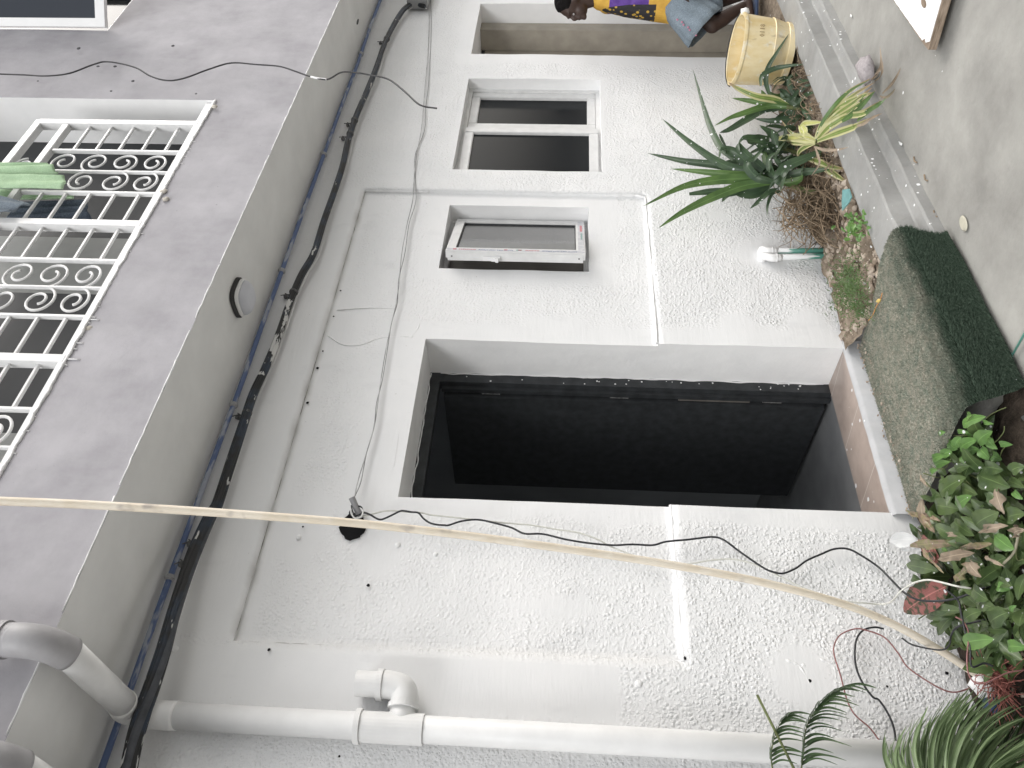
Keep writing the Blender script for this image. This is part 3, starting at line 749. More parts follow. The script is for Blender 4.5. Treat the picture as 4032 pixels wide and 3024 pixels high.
# ------------------------------------------------------------------ bulkhead lamp under the soffit
lm = empty('soffit_lamp', (2.97, -.27, OZ), 'rounded white lamp fixed to the soffit between grey facade and blue conduit', 'lamp')
lc = oZ(*T(0, 1008, 1575, 270), OZ-.03)
def lathe(bm, prof, c, seg=40, ax=(1, 1), sq=1.0):
    R_ = []
    se = lambda v: math.copysign(abs(v)**sq, v)
    for r, z in prof: R_.append([bm.verts.new(Vector(c)+Vector((se(math.cos(2*math.pi*k/seg))*r*ax[0], se(math.sin(2*math.pi*k/seg))*r*ax[1], z))) for k in range(seg)])
    for a, b in zip(R_, R_[1:]):
        for k in range(seg): bm.faces.new((a[k], a[(k+1) % seg], b[(k+1) % seg], b[k]))
    bm.faces.new(R_[0]); bm.faces.new(R_[-1][::-1])
LCX, LCY = lc.x-.0, lc.y
bm = bmesh.new(); lathe(bm, [(.088, -.002), (.088, -.018), (.080, -.022)], (LCX, LCY, OZ), 48, (1, 1), .62); mk('base', bm, plain('dark_base', (.05, .05, .05), .6, .3), lm)
bm = bmesh.new(); lathe(bm, [(.078, -.020), (.083, -.026), (.083, -.036), (.077, -.040)], (LCX, LCY, OZ), 48, (1, 1), .62); mk('ring', bm, M_PVC, lm, smooth=False)
bm = bmesh.new(); lathe(bm, [(.076, -.038), (.074, -.052), (.064, -.068), (.045, -.075), (.02, -.077)], (LCX, LCY, OZ), 48, (1, 1), .62); mk('lamp_shade', bm, plain('lamp_plastic', (.55, .56, .60), .35, .4, .03), lm, smooth=True)
# patched hole farther along the soffit
hc = oZ(*T(1008, 0, 657, 145), OZ-.003)
bm = bmesh.new(); lathe(bm, [(.10, .001), (.095, -.002), (.03, -.0025)], (hc.x, hc.y, OZ), 30, (1.2, .6)); mk('soffit_patch', bm, M_SOFFIT, house)
bm = bmesh.new(); lathe(bm, [(.035, .002), (.033, -.006), (.02, -.007)], (hc.x+.01, hc.y, OZ), 20, (1.1, .4)); mk('soffit_hole', bm, M_BLACK, house)

# ------------------------------------------------------------------ drain pipes
def pipe_set(x0, label, group, lower=True, r=.0475):
    e = empty('drain_pipe', (x0, -.07, -.1), label, 'drain pipe', group)
    ya, yw = -.650, -.062
    za = 3.075; zb = 2.93
    xa = x0+.015
    up_ = [(xa, ya, 6), (xa, ya, za)]
    bm = bmesh.new(); tube(bm, up_, r, 24); mk('upper_pipe', bm, M_PVCG, e, smooth=True)
    bm = bmesh.new(); tube(bm, [(xa, ya, za+.10), (xa, ya, za+.075)], r+.012, 24); tube(bm, [(xa, ya, za+.075), (xa, ya, za+.05)], r+.006, 24); mk('collar', bm, M_PVCG, e, smooth=False)
    el = catmull([(xa, ya, za+.06), (xa, ya, za+.0), (xa, ya+.028, za-.052), (xa, ya+.09, za-.085)], 6)
    bm = bmesh.new(); tube(bm, el, r+.006, 24); mk('elbow', bm, M_PVCG, e, smooth=True)
    p0 = Vector((xa, ya+.09, za-.085)); p1 = Vector((x0, yw-.06, zb+.035))
    bm = bmesh.new(); tube(bm, [p0-(p1-p0)*.05, p1], r, 24); mk('sloping_pipe', bm, M_PVC, e, smooth=True)
    bm = bmesh.new(); tube(bm, catmull([p1-(p1-p0)*.10, p1+(p1-p0)*.04, (x0, yw, zb-.06), (x0, yw, zb-.13)], 6), r+.0035, 24); mk('elbow', bm, M_PVC, e, smooth=True)
    bm = bmesh.new(); tube(bm, [(x0, yw, zb-.10), (x0-.004, yw, 1.0), (x0-.006, yw, -.16)], r, 24); mk('down_pipe', bm, M_PVC, e, smooth=True)
    return e, yw
p_, pyw = pipe_set(.945, 'long white drain pipe running down the wall with a capped side branch', 'drain pipes bending in under the overhang')
tz = 2.03
bm = bmesh.new(); tube(bm, [(.942, pyw, tz+.115), (.942, pyw, tz+.095)], .061, 28); tube(bm, [(.942, pyw, tz+.1), (.942, pyw, tz-.13)], .054, 28); mk('tee', bm, M_PVC, p_)
b0 = oY(*T(1008, 2016, 975, 1320), pyw); b1 = oY(*T(1008, 2016, 975, 1225), pyw-.01); b2 = oY(*T(1008, 2016, 935, 1130), pyw-.01); b3 = oY(*T(1008, 2016, 860, 1132), pyw-.01); b4 = oY(*T(1008, 2016, 700, 1130), pyw-.01)
RB = .0465
bz_ = 1.985; bx0 = .942; bxe = 1.095
bm = bmesh.new(); tube(bm, [(bx0, pyw, bz_), (bxe-.075, pyw, bz_)], RB, 24); mk('branch', bm, M_PVC, p_, smooth=True)
bm = bmesh.new(); tube(bm, [(bxe-.085, pyw, bz_), (bxe-.068, pyw, bz_)], RB+.010, 24); mk('collar', bm, M_PVC, p_)
bm = bmesh.new(); tube(bm, catmull([(bxe-.07, pyw, bz_), (bxe-.045, pyw, bz_), (bxe-.012, pyw, bz_+.015), (bxe, pyw, bz_+.06), (bxe, pyw, bz_+.09)], 6), RB+.004, 24); mk('elbow', bm, M_PVC, p_, smooth=True)
bm = bmesh.new(); tube(bm, [(bxe, pyw, bz_+.085), (bxe, pyw, bz_+.107)], RB+.010, 24); mk('collar', bm, M_PVC, p_)
bm = bmesh.new()
N_ = 28
def ringv(r, z): return [bm.verts.new((bxe+math.cos(2*math.pi*k/N_)*r, pyw+math.sin(2*math.pi*k/N_)*r, z)) for k in range(N_)]
rg_ = [ringv(RB, bz_+.10), ringv(RB, bz_+.185), ringv(RB-.006, bz_+.185), ringv(RB-.006, bz_+.11)]
for a, b in zip(rg_, rg_[1:]):
    for k in range(N_): bm.faces.new((a[k], a[(k+1) % N_], b[(k+1) % N_], b[k]))
bm.faces.new(rg_[-1]); mk('open_stub', bm, M_PVC, p_, smooth=False)
p2, _ = pipe_set(.60, 'drain pipe at the very edge of the picture, only its elbow showing', 'drain pipes bending in under the overhang')
for nm, q_, s_2 in (('plaster_ring', (.945, -.555, 3.06), 0),): pass

# ------------------------------------------------------------------ conduits and cables under the soffit
bl = [T(0, 2016, 600, 1690), T(0, 2016, 715, 1350), T(0, 2016, 815, 1120), T(0, 2016, 985, 650), T(0, 2016, 1100, 350), T(0, 1008, 1215, 1640), T(0, 1008, 1330, 1340), T(0, 1008, 1440, 1050), T(0, 1008, 1545, 800), T(0, 1008, 1655, 500)]
bl2 = [(1129, 1008), T(1008, 0, 290, 1400), T(1008, 0, 375, 1170), T(1008, 0, 510, 830), T(1008, 0, 620, 540), T(1008, 0, 705, 290), T(1008, 0, 760, 150), T(1008, 0, 800, 0)]
xsb = [.4, 1.2, 2.0, 2.8, 3.6, 4.4, 5.2, 6.0, 7.0, 8.5]
bc = empty('blue_conduit', (3, -.02, 3.04), 'thin blue conduit running along the corner of wall and soffit', 'conduit')
bm = bmesh.new(); P = [Vector((x, -.030+.004*nz(x, 0, 0, 2), 3.030+.010*nz(x, 5, 0, 1.3))) for x in np.arange(.2, 9, .1)]; tube(bm, P, .0125, 12); mk('pipe', bm, M_BLUE, bc, smooth=True)
for x in (1.50, 2.42, 3.4, 4.55, 5.9):
    q = Vector((x, -.030+.004*nz(x, 0, 0, 2), 3.030+.010*nz(x, 5, 0, 1.3))); bm = bmesh.new(); tube(bm, [q-Vector((.012, 0, 0)), q+Vector((.012, 0, 0))], .017, 12); tube(bm, [q-Vector((.004, 0, 0)), q+Vector((.004, 0, 0))], .021, 12)
    mk('clip', bm, plain('clip_plastic', (.45, .45, .46), .5, .3), bc)
CB = [T(0, 2016, 825, 1700), T(0, 2016, 870, 1480), T(0, 2016, 930, 1290), T(0, 2016, 985, 1130), T(0, 2016, 1060, 900), T(0, 2016, 1120, 680), T(0, 2016, 1190, 450), T(0, 2016, 1270, 230), T(0, 2016, 1365, 20), T(0, 1008, 1410, 1600), T(0, 1008, 1500, 1330), T(0, 1008, 1575, 1100), T(0, 1008, 1640, 900),
      T(1008, 1008, 60, 730), T(1008, 1008, 140, 530), T(1008, 1008, 215, 310), T(1008, 1008, 290, 130), T(1008, 0, 375, 1640), T(1008, 0, 440, 1430), T(1008, 0, 500, 1260), T(1008, 0, 560, 1080), T(1008, 0, 600, 900), T(1008, 0, 650, 750), T(1008, 0, 715, 600), T(1008, 0, 775, 450), T(1008, 0, 835, 280), T(1008, 0, 900, 150), T(1008, 0, 960, 60), T(1008, 0, 1020, 25), T(1008, 0, 1090, 40)]
cpts = catmull([oY(px, py, -.05-.085*sst(9, 4, i)) for i, (px, py) in enumerate(CB)], 5)
cb_ = empty('cable_bundle', cpts[60], 'thick bundle of black cables spattered with white paint sagging along the top of the wall', 'cables')
cb_.location = (3, -.05, 2.85); bpy.context.view_layer.update()
for s in range(7):
    bm = bmesh.new(); P = []
    for i, p in enumerate(cpts):
        a = s*2*math.pi/6+i*.055; rr = .012+.006*sst(80, 20, i) if s < 6 else 0
        rr *= .85+.25*nz(i*.06, s, 0)
        P.append(p+Vector((0, math.cos(a)*rr, math.sin(a)*rr+.0015*nz(i*.1, s*3, 0))))
    q_ = [(.0105 if s % 2 else .0095)*(1+.55*sst(80, 20, i)) for i in range(len(P))]; tube(bm, P, q_, 8); mk('cable', bm, M_BUND if s != 3 else plain('dull_cable', (.07, .075, .085), .5, .3, .3, 20), cb_, smooth=True)
bm = bmesh.new(); tube(bm, [p+Vector((0, .02, -.020+.006*nz(i*.11, 9, 0))) for i, p in enumerate(cpts)], [.005*(.3+1.3*abs(nz(i*.17, 2, 0))) for i in range(len(cpts))], 6); mk('paint_ridge', bm, M_PAINT, cb_, smooth=True)
for q in (T(1008, 1008, 235, 240), T(0, 1008, 1620, 1010), T(0, 2016, 1215, 375), T(1008, 0, 640, 770), T(1008, 0, 835, 265), T(0, 2016, 1310, 190), T(1008, 0, 600, 880)):
    p = oY(q[0], q[1], -.05); ip = min(range(len(cpts)), key=lambda i: (cpts[i]-p).length); c0 = cpts[ip]; t_ = (cpts[min(ip+1, len(cpts)-1)]-cpts[ip-1]).normalized()
    bm = bmesh.new(); tube(bm, [c0-t_*.006, c0+t_*.006], .024, 12)
    tube(bm, [c0+Vector((0, .02, .02)), c0+Vector((.01, .03, .055)), c0+Vector((-.008, .02, .075))], .003, 6); tube(bm, [c0+Vector((0, .03, .03)), c0+Vector((.02, .03, .06))], .003, 6)
    blob(bm, c0+Vector((.002, .04, .055)), .013, q[0], 1)
    mk('cable_tie', bm, plain('grey_tie', (.14, .14, .14), .7, .2, .5, 60), cb_, smooth=True)
# junction box at the far right
jb = oY(*T(1008, 0, 1115, 15), -.03)
bm = bmesh.new(); box(bm, (jb.x-.10, -.09, jb.z-.01), (jb.x+.45, -.012, jb.z+.16), .006); mk('junction_box', bm, plain('grey_box', (.30, .30, .30), .6, .3)); tag(bpy.context.scene.objects['junction_box'], 'grey box on the wall where the black cable bundle ends', 'box')
for k in range(6):
    pass

def wire(name, pxs, y, r, mat, label, cat='wire', parent=None, n=6, ys=None):
    P = [oY(px, py, (ys[i] if ys else y)) for i, (px, py) in enumerate(pxs)]
    o = tubeobj(name, P, r, mat, parent, 6, n)
    if label: tag(o, label, cat)
    return o
# black cable hanging down in front of the facade
A = [(-60, 290), T(0, 0, 0, 480), T(0, 0, 150, 485), T(0, 0, 300, 492), T(0, 0, 450, 475), T(0, 0, 600, 420), T(0, 0, 700, 400), T(0, 0, 870, 435), T(0, 0, 980, 495), T(0, 0, 1090, 522), T(0, 0, 1200, 505), T(0, 0, 1350, 450), T(0, 0, 1500, 408), T(0, 0, 1659, 418),
     T(1008, 0, 150, 430), T(1008, 0, 250, 460), T(1008, 0, 350, 495), T(1008, 0, 460, 515), T(1008, 0, 550, 470), T(1008, 0, 640, 470), T(1008, 0, 760, 490), T(1008, 0, 860, 515), T(1008, 0, 960, 590), T(1008, 0, 1040, 665), T(1008, 0, 1090, 690), T(1008, 0, 1172, 702)]
wire('hanging_cable', A, -.62, .0052, plain('dark_cable', (.05, .05, .052), .5, .3, .3, 20), 'single thin black cable hanging loose in front of the grey facade, its cut end free', 'cable')
tp = [A[16], A[17]]; o = tubeobj('tape', [oY(*T(1008, 0, 355, 497), -.62), oY(*T(1008, 0, 400, 508), -.62), oY(*T(1008, 0, 458, 515), -.62)], .0062, M_PAINT, bpy.data.objects['hanging_cable'])
# thin pair of wires stuck along the upper wall
B = [(1690, 0), T(1008, 0, 1120, 200), T(1008, 0, 1110, 400), T(1008, 0, 1095, 560), T(1008, 0, 1085, 700), T(1008, 0, 1070, 850), T(1008, 0, 1040, 1000), T(1008, 0, 1025, 1150), T(1008, 0, 1015, 1300), T(1008, 0, 980, 1450), T(1008, 0, 945, 1640),
     T(1008, 1008, 930, 150), T(1008, 1008, 910, 300), T(1008, 1008, 880, 430), T(1008, 1008, 845, 590), T(1008, 1008, 810, 800), T(1008, 1008, 790, 950), T(1008, 1008, 765, 1110), T(1008, 1008, 715, 1280), T(1008, 1008, 660, 1460), T(1008, 1008, 640, 1560)]
rs = random.Random(5)
wp_ = empty('wall_wire', (3, -.01, 2.5), 'thin pair of painted over wires stuck along the wall above the windows', 'wire')
wire('strand', B, -.010, .0024, plain('painted_wire', (.42, .42, .42), .6, .3, .5, 9), None, parent=wp_)
B2 = [(x+rs.uniform(-5, 14), y) for x, y in B[:-1]]+[B[-1]]
wire('strand', B2, -.006, .0022, M_WIREG, None, parent=wp_)
# conduit stub and torn hole
hm = NT('hole_black', .9, .1); hm.col((.012, .012, .013))
bm = bmesh.new(); c0 = oY(*T(1008, 2016, 628, 100), .026-.004); n = 26; rr_ = random.Random(2)
vr = [bm.verts.new((c0.x+math.cos(2*math.pi*k/n)*(.058+.016*rr_.random()), .012, c0.z+math.sin(2*math.pi*k/n)*(.046+.014*rr_.random()))) for k in range(n)]
vr[0:0] = []
bm.faces.new(vr); r2 = bmesh.ops.extrude_face_region(bm, geom=list(bm.faces)); 
for v in [g_ for g_ in r2['geom'] if isinstance(g_, bmesh.types.BMVert)]: v.co.y += .02
mk('wall_hole', bm, hm.m, house)
sx0 = oY(*T(1008, 1008, 620, 1565), -.05); sx1 = oY(*T(1008, 2016, 680, 40), .0)
bm = bmesh.new(); tube(bm, [sx0, sx1], .014, 14, caps=False); tube(bm, [sx0, sx1], .0115, 14); cs = mk('conduit_stub', bm, M_PVCG, smooth=True); tag(cs, 'short grey conduit stub sticking out of the torn hole beside the doorway', 'conduit')
Wb = lambda L: [(1350+x*.21097, 1800+y*.21097) for x, y in L]
tn = empty('wire_tangle', sx1, 'small tangle of black and white wire ends looped round the conduit stub', 'wires')
wire('strand', Wb([(170, 960), (125, 1040), (180, 1090), (280, 1085), (330, 1060), (400, 1035)]), -.03, .0035, M_RUB, None, parent=tn)
wire('strand', Wb([(160, 900), (180, 1010), (250, 1130), (330, 1100), (370, 1030), (350, 940), (290, 910)]), -.035, .0035, M_RUB, None, parent=tn)
wire('strand', Wb([(150, 970), (160, 1060), (230, 1140), (340, 1110), (375, 1020), (340, 960)]), -.038, .0035, M_WIREW, None, parent=tn)
# black wire from the hole to the plants, with a white one beside it
Cw = Wb([(330, 1065), (400, 1035), (520, 1080), (620, 1140), (700, 1165), (780, 1145), (900, 1090), (1040, 1020), (1120, 1000), (1280, 1025), (1410, 1040), (1500, 1140), (1620, 1225), (1750, 1260), (1890, 1270)])
Cw += [T(1008, 2016, 1250, 85), T(1008, 2016, 1330, 60), T(1008, 2016, 1440, 50), T(1008, 2016, 1560, 75), T(1008, 2016, 1659, 103)]
Cw += [T(2016, 2016, x, y) for x, y in ((80, 140), (200, 143), (350, 178), (500, 202), (650, 215), (780, 210), (910, 215), (1000, 192), (1150, 178), (1290, 162), (1370, 180), (1480, 260), (1630, 362))]
Cw += [T(3024, 2016, x, y) for x, y in ((40, 390), (100, 397), (180, 365), (250, 315), (340, 275), (430, 240), (520, 240), (610, 285), (720, 360), (800, 440), (880, 520), (960, 565), (1060, 578), (1180, 568), (1280, 540), (1380, 500), (1480, 470))]
ysw = [-.03]*len(Cw)
for i in range(9): ysw[-1-i] = -.03-.50*max(0, 1-i/8)**.6
wire('black_wire', Cw, 0, .0042, M_RUB, 'long black wire wandering from the torn hole across the wall down into the leaves', 'wire', ys=ysw)
Dw = Wb([(380, 1100), (560, 1060), (760, 1010), (960, 1000), (1200, 1025), (1450, 1035), (1650, 1080), (1890, 1105)])
Dw += [T(2016, 2016, x, y) for x, y in ((0, 75), (120, 85), (300, 115), (430, 135), (560, 180), (640, 225), (800, 285), (1000, 330), (1150, 335), (1300, 312), (1450, 308), (1600, 350))]
Dw += [T(3024, 2016, x, y) for x, y in ((60, 410), (200, 480), (330, 530), (480, 575), (620, 590), (740, 598), (800, 580), (860, 515), (940, 462), (1030, 440), (1120, 455), (1220, 480), (1330, 500), (1450, 545), (1540, 590), (1590, 690), (1620, 790), (1670, 880))]
yd = [-.022]*len(Dw)
for i in range(13): yd[-1-i] = -.022-.62*max(0, 1-i/12)**.6
wire('white_wire', Dw, 0, .0036, plain('off_white_wire', (.60, .60, .55), .5, .3, .1, 40), 'thin off-white wire running beside the black one and looping over the red leaf', 'wire', ys=yd)
# two more loose loops near the ground
E1 = [T(3024, 2016, x, y) for x, y in ((1215, 680), (1265, 710), (1300, 790), (1290, 940), (1300, 1050), (1350, 1110), (1430, 1100), (1560, 1040), (1700, 1020))]
E2 = [T(3024, 2016, x, y) for x, y in ((1420, 1090), (1310, 1140), (1210, 1168), (1120, 1145), (1000, 1075), (900, 1000), (840, 910), (750, 810), (630, 765), (560, 758), (470, 795), (430, 860), (430, 930), (470, 1060), (510, 1210), (560, 1310), (660, 1400), (740, 1500), (840, 1565))]
wire('red_wire', E2, -.045, .0028, M_WIRER, 'dull red wire making a big loop on the wall left of the cream pipe', 'wire')
wire('red_wire', E1, -.46, .0024, M_WIRER, 'short dull red wire end curling up out of the leaves below the black loops', 'wire')
E3 = [T(3024, 2016, x, y) for x, y in ((1660, 640), (1400, 700), (1240, 740), (1190, 790), (1175, 860), (1130, 893), (1040, 885), (930, 858), (870, 818))]
E4 = [T(3024, 2016, x, y) for x, y in ((750, 757), (690, 747), (620, 765), (575, 820), (562, 920), (575, 1020), (620, 1120), (680, 1200), (720, 1220), (780, 1310), (815, 1400), (830, 1500), (845, 1570))]
wire('black_wire', E4+[], -.035, .0038, M_RUB, 'black wire hanging in a wide loop from behind the cream pipe to the drain pipe', 'wire')
wire('black_wire', E3, 0, .0034, M_RUB, 'short black wire curving out of the leaves and across the foot of the cream pipe', 'wire', ys=[-.5, -.48, -.42, -.36, -.30, -.24, -.20, -.12, -.05])
E5 = [T(3024, 2016, x, y) for x, y in ((1150, 500), (1230, 570), (1250, 650), (1280, 780), (1310, 870), (1320, 1000), (1400, 980), (1460, 1000))]
wire('black_wire', E5, -.46, .0034, M_RUB, 'black wire dropping straight down through the leaves under the red leaf', 'wire')
# cream pipe leaning from the ground up past the facade
rodp = [(-120, 1968), (0, 1973), (300, 1985), (700, 2008), (1100, 2036), (1400, 2060), (1700, 2092), (2016, 2132), (2400, 2186), (2700, 2234), (3024, 2298), (3300, 2372), (3500, 2450), (3700, 2560), (3870, 2672)]
ry = [-.86, -.84, -.79, -.72, -.65, -.59, -.53, -.47, -.40, -.35, -.30, -.25, -.21, -.17, -.12]
ry = [y for y in ry]
rd = empty('cream_pipe', oY(3870, 2672, -.12), 'long cream flexible pipe leaning in a curve from the plants up past the facade', 'pipe')
wire('pipe', rodp, 0, .0145, M_CREAM, None, parent=rd, ys=ry, n=8)
for i in (4,): 
    pass

# green pipes by the wall with white paint over them
def mk_gpipe():
    k = NT('green_pipe_overpainted', .45, .4)
    sx_ = k.n.new('ShaderNodeSeparateXYZ'); k.L(k.src, sx_.inputs[0])
    n = k.noise(16, 4, .6, k.vec((2.5, 2.5, .18)))
    f = k.math('ADD', n, k.math('MULTIPLY', k.math('SUBTRACT', sx_.outputs[2], .10), .9))
    c = k.mix(k.ramp(f, [(.50, 0), (.54, 1)]), (.085, .25, .20), (.68, .69, .69)); k.col(c); return k.m
M_GP = mk_gpipe()
gp = empty('water_pipes', (3.6, -.04, -.03), 'pair of green water pipes splashed with white paint coming out low on the wall', 'pipes')
zz = lambda x, y: (2900+x*.3315, 750+y*.3315)
for (a, b, c) in (((300, 725), (370, 720), (1330, 712)), ((310, 800), (420, 800), (1395, 765))):
    pt = [oY(*zz(*a), -.015), oY(*zz(*b), -.04), oY(*zz(*c), -.055)]
    d_ = pt[2]-pt[1]; bm = bmesh.new(); tube(bm, [pt[1], pt[2]+d_*.04], .0155, 14); mk('pipe', bm, M_GP, gp, smooth=True)
    bm = bmesh.new(); tube(bm, catmull([pt[0]+Vector((0, .02, .0)), pt[0]+Vector((0, -.012, .0)), pt[1], pt[1]+d_*.05], 5), .022, 14); tube(bm, [pt[1]+d_*.05, pt[1]+d_*.065], .024, 14); mk('elbow', bm, M_PAINT, gp, smooth=True)
    bm = bmesh.new(); tube(bm, [pt[1]+d_*.05, pt[1]+d_*.12], .0185, 14); mk('socket', bm, M_PAINT, gp, smooth=True)
a = oY(*zz(900, 672), -.03); b = oY(*zz(1070, 675), -.03)
bm = bmesh.new(); tube(bm, [a, b], .012, 10); tube(bm, [a.lerp(b, .7), a.lerp(b, .8)], .015, 10); tag(mk('plastic_plug', bm, M_PAINT, smooth=True), 'short white plastic tube lying against the wall beside the green pipes', 'tube')
# drilled holes low on the wall
bm = bmesh.new()
for q in ((3726, 2652), (3492, 2704), (3188, 2682), (3163, 962), T(1008, 2016, 85, 895), T(1008, 2016, 300, 85), T(1008, 2016, 540, 1585), T(1008, 2016, 725, 465), T(1008, 1008, 500, 380), T(1008, 1008, 430, 605), T(1008, 1008, 395, 715), T(1008, 1008, 330, 940), T(1008, 1008, 545, 213), T(2016, 2016, 1118, 950)):
    p = oY(q[0], q[1], 0); yy = .013 if inpanel(p.x, p.z) else -.003; blob(bm, (p.x, yy, p.z), rs.uniform(.004, .0075), q[0], .5)
mk('drill_hole', bm, hm.m, house, smooth=True)
# plaster blobs and dark seam tubes, coloured as the step's shade at panel top and left
bm = bmesh.new()
def seam(P, r, dens=.5):
    for a, b in zip(P, P[1:]):
        a, b = Vector(a), Vector(b); L = (b-a).length; n = max(2, int(L/.02)); pts = [a.lerp(b, k/n)+Vector((0, 0, 0))+Vector((.003*nz(k*.3, 0, 0), 0, .003*nz(k*.3, 5, 0))) for k in range(n+1)]
        tube(bm, pts, [r*max(.38, .7+.9*nz(p.x*9, p.z*9, 0)) for p in pts], 5)
seam([(PX0, .016, PZ1+.001), (PX1, .016, PZ1+.001)], .003); seam([(PX0+.003, .0165+.010*nz(PX0, z_, 0, .9), z_) for z_ in np.arange(PZ0+.02, PZ1, .08)], .0038)
mk('seam', bm, plain('step_shade', (.30, .29, .27), .9, .1, .4, 40), house, smooth=True)  # dark colour stands in for shade along the panel step
# knobbly plaster lumps
bm = bmesh.new()
for q in (T(1008, 2016, 270, 150), T(1008, 2016, 915, 200), T(1008, 2016, 1160, 260), T(0, 2016, 1135, 890), T(1008, 1008, 1005, 510), T(2016, 2016, 820, 1110), T(3024, 2016, 230, 1000), T(3024, 2016, 330, 1110), T(3024, 2016, 250, 1150), T(1008, 2016, 1500, 945), T(2016, 2016, 690, 130)):
    p = oY(q[0], q[1], 0); yy = .019 if inpanel(p.x, p.z) else .002; blob(bm, (p.x, yy, p.z), rs.uniform(.009, .016), q[0], .55)
mk('plaster_lump', bm, M_REVEAL, house, smooth=True)
bm = bmesh.new()
def ridge(L, r):
    P = catmull([oY(*q, 0) for q in L], 6); P = [Vector((p.x, (.017 if inpanel(p.x, p.z) else -.001), p.z)) for p in P]
    tube(bm, P, [r*(.5+1.2*abs(nz(i*.35, 1, 0))) for i in range(len(P))], 6)
ridge([T(1008, 1008, 460, 500), T(1008, 1008, 560, 560), T(1008, 1008, 680, 560), T(1008, 1008, 790, 520), T(1008, 1008, 920, 508), T(1008, 1008, 1000, 505), T(1008, 1008, 1050, 450), T(1008, 1008, 1055, 390), T(1008, 1008, 1030, 345)], .006)
ridge([T(1008, 1008, 520, 335), T(1008, 1008, 650, 325), T(1008, 1008, 780, 322), T(1008, 1008, 900, 325)], .004)
ridge([T(3024, 2016, 110, 960), T(3024, 2016, 200, 1000), T(3024, 2016, 260, 1100), T(3024, 2016, 290, 1170)], .007)
ridge([T(3024, 2016, 330, 950), T(3024, 2016, 420, 1000), T(3024, 2016, 440, 1080)], .006)
ridge([T(1008, 1008, 905, 910), T(1008, 1008, 935, 970), T(1008, 1008, 920, 1080), T(1008, 1008, 920, 1150), T(1008, 1008, 890, 1350)], .0015)
mk('plaster_ridge', bm, M_REVEAL, house, smooth=True)
#PART2
# ------------------------------------------------------------------ turf mat over kerb and sill
mat_e = empty('turf_mat', (2.4, -.45, 0), 'dusty green artificial turf mat draped over the kerb below the doorway', 'mat')
MX0, MX1 = 1.90, 2.925
def mat_profile(s):
    """s runs from the wall outwards; returns y, z, normal"""
    P = [(-.028, -.062), (-.15, -.050), (-.35, -.030), (-.55, .006), (-.70, .018), (-.775, .017), (-.815, -.012), (-.838, -.06), (-.868, -.105), (-.905, -.122)]
    t = s*(len(P)-1); i = min(int(t), len(P)-2); f = t-i
    a, b = P[i], P[i+1]; ty, tz_ = b[0]-a[0], b[1]-a[1]; l = math.hypot(ty, tz_)
    return a[0]+ty*f, a[1]+tz_*f, Vector((0, tz_/l, -ty/l))
def matpt(u, s):
    y, z, n_ = mat_profile(s); x = MX0+(MX1-MX0)*u
    k = .0 if s < .62 else (s-.62)
    y2 = y-(2.88-x)*.0345*(.3+.7*s)*-1*-1
    x2 = x-.16*sst(.55, 1, s)*max(0, u-.6)/.4-.03*k + .008*nz(s*4, u*2, 0)
    x2 += (.5-u)*.06*max(0, .25-s)*1.2
    return Vector((x2, y2, z+.006*nz(x, y, 0, 5))), n_
bm = bmesh.new(); V = [[bm.verts.new(matpt(i/40, j/60)[0]) for j in range(61)] for i in range(41)]
for i in range(40):
    for j in range(60): bm.faces.new((V[i][j], V[i+1][j], V[i+1][j+1], V[i][j+1]))
kb_ = NT('turf_backing', .95, .1)
syz = kb_.n.new('ShaderNodeSeparateXYZ'); kb_.L(kb_.src, syz.inputs[0])
def turf_col(k, bright=1):
    dust = k.attr('dust'); n = k.noise(22, 5, .65); n2 = k.noise(120, 2)
    green = k.mix(k.ramp(n2, [(.35, 0), (.65, 1)]), (.030*bright, .048*bright, .034*bright), (.085*bright, .115*bright, .085*bright))
    dusty = k.mix(k.ramp(n, [(.36, 0), (.62, 1)]), (.15, .185, .145), (.30, .285, .23))
    dusty = k.mix(k.ramp(n2, [(.45, 0), (.75, 1)]), dusty, (.46, .43, .37))
    return k.mix(dust, green, dusty)
kb_.col(turf_col(kb_)); kb_.bump(kb_.noise(160, 3), .6, .006)
def dustf(u, s):
    d = sst(.66, .54, s+.05*nz(u*9, s*9, 0)+.02*nz(u*40, s*30, 3)); d *= 1-.55*sst(.22, .5, s+.1*nz(u*3, s*3, 8))*sst(.35, .0, u)
    return max(0, min(1, d*(1-.25*sst(.3, .55, s))))
o = mk('backing', bm, kb_.m, mat_e, smooth=True)
at = o.data.attributes.new('dust', 'FLOAT', 'POINT')
for i in range(41):
    for j in range(61): at.data[i*61+j].value = dustf(i/40, j/60)
kt = NT('turf_pile', .8, .15); kt.col(turf_col(kt, 1.5))
rs = random.Random(11); vs_, fs, du = [], [], []
for k in range(78000):
    u, s = rs.random(), rs.random()**.95
    p, n_ = matpt(u, s); d = dustf(u, s)
    h = (.006+.010*rs.random())*(1-.45*d)+(.005 if s > .64 else 0)
    tdir = Vector((rs.uniform(-1, 1), rs.uniform(-1, .6), rs.uniform(-1, .3)))*(.65+.6*d)
    side = Vector((rs.uniform(-1, 1), rs.uniform(-1, 1), rs.uniform(-1, 1))).cross(n_).normalized()*.0016
    t_ = p+(n_+tdir*.6).normalized()*h*1.25; b = len(vs_)
    vs_ += [p-side, p+side, t_]; fs.append((b, b+1, b+2)); du += [d*rs.uniform(.7, 1)]*2+[min(1, d*rs.uniform(.6, 1.2))]
me = bpy.data.meshes.new('turf_pile'); me.from_pydata(vs_, [], fs); at = me.attributes.new('dust', 'FLOAT', 'POINT'); at.data.foreach_set('value', du)
link('turf_pile', me, kt.m, mat_e)

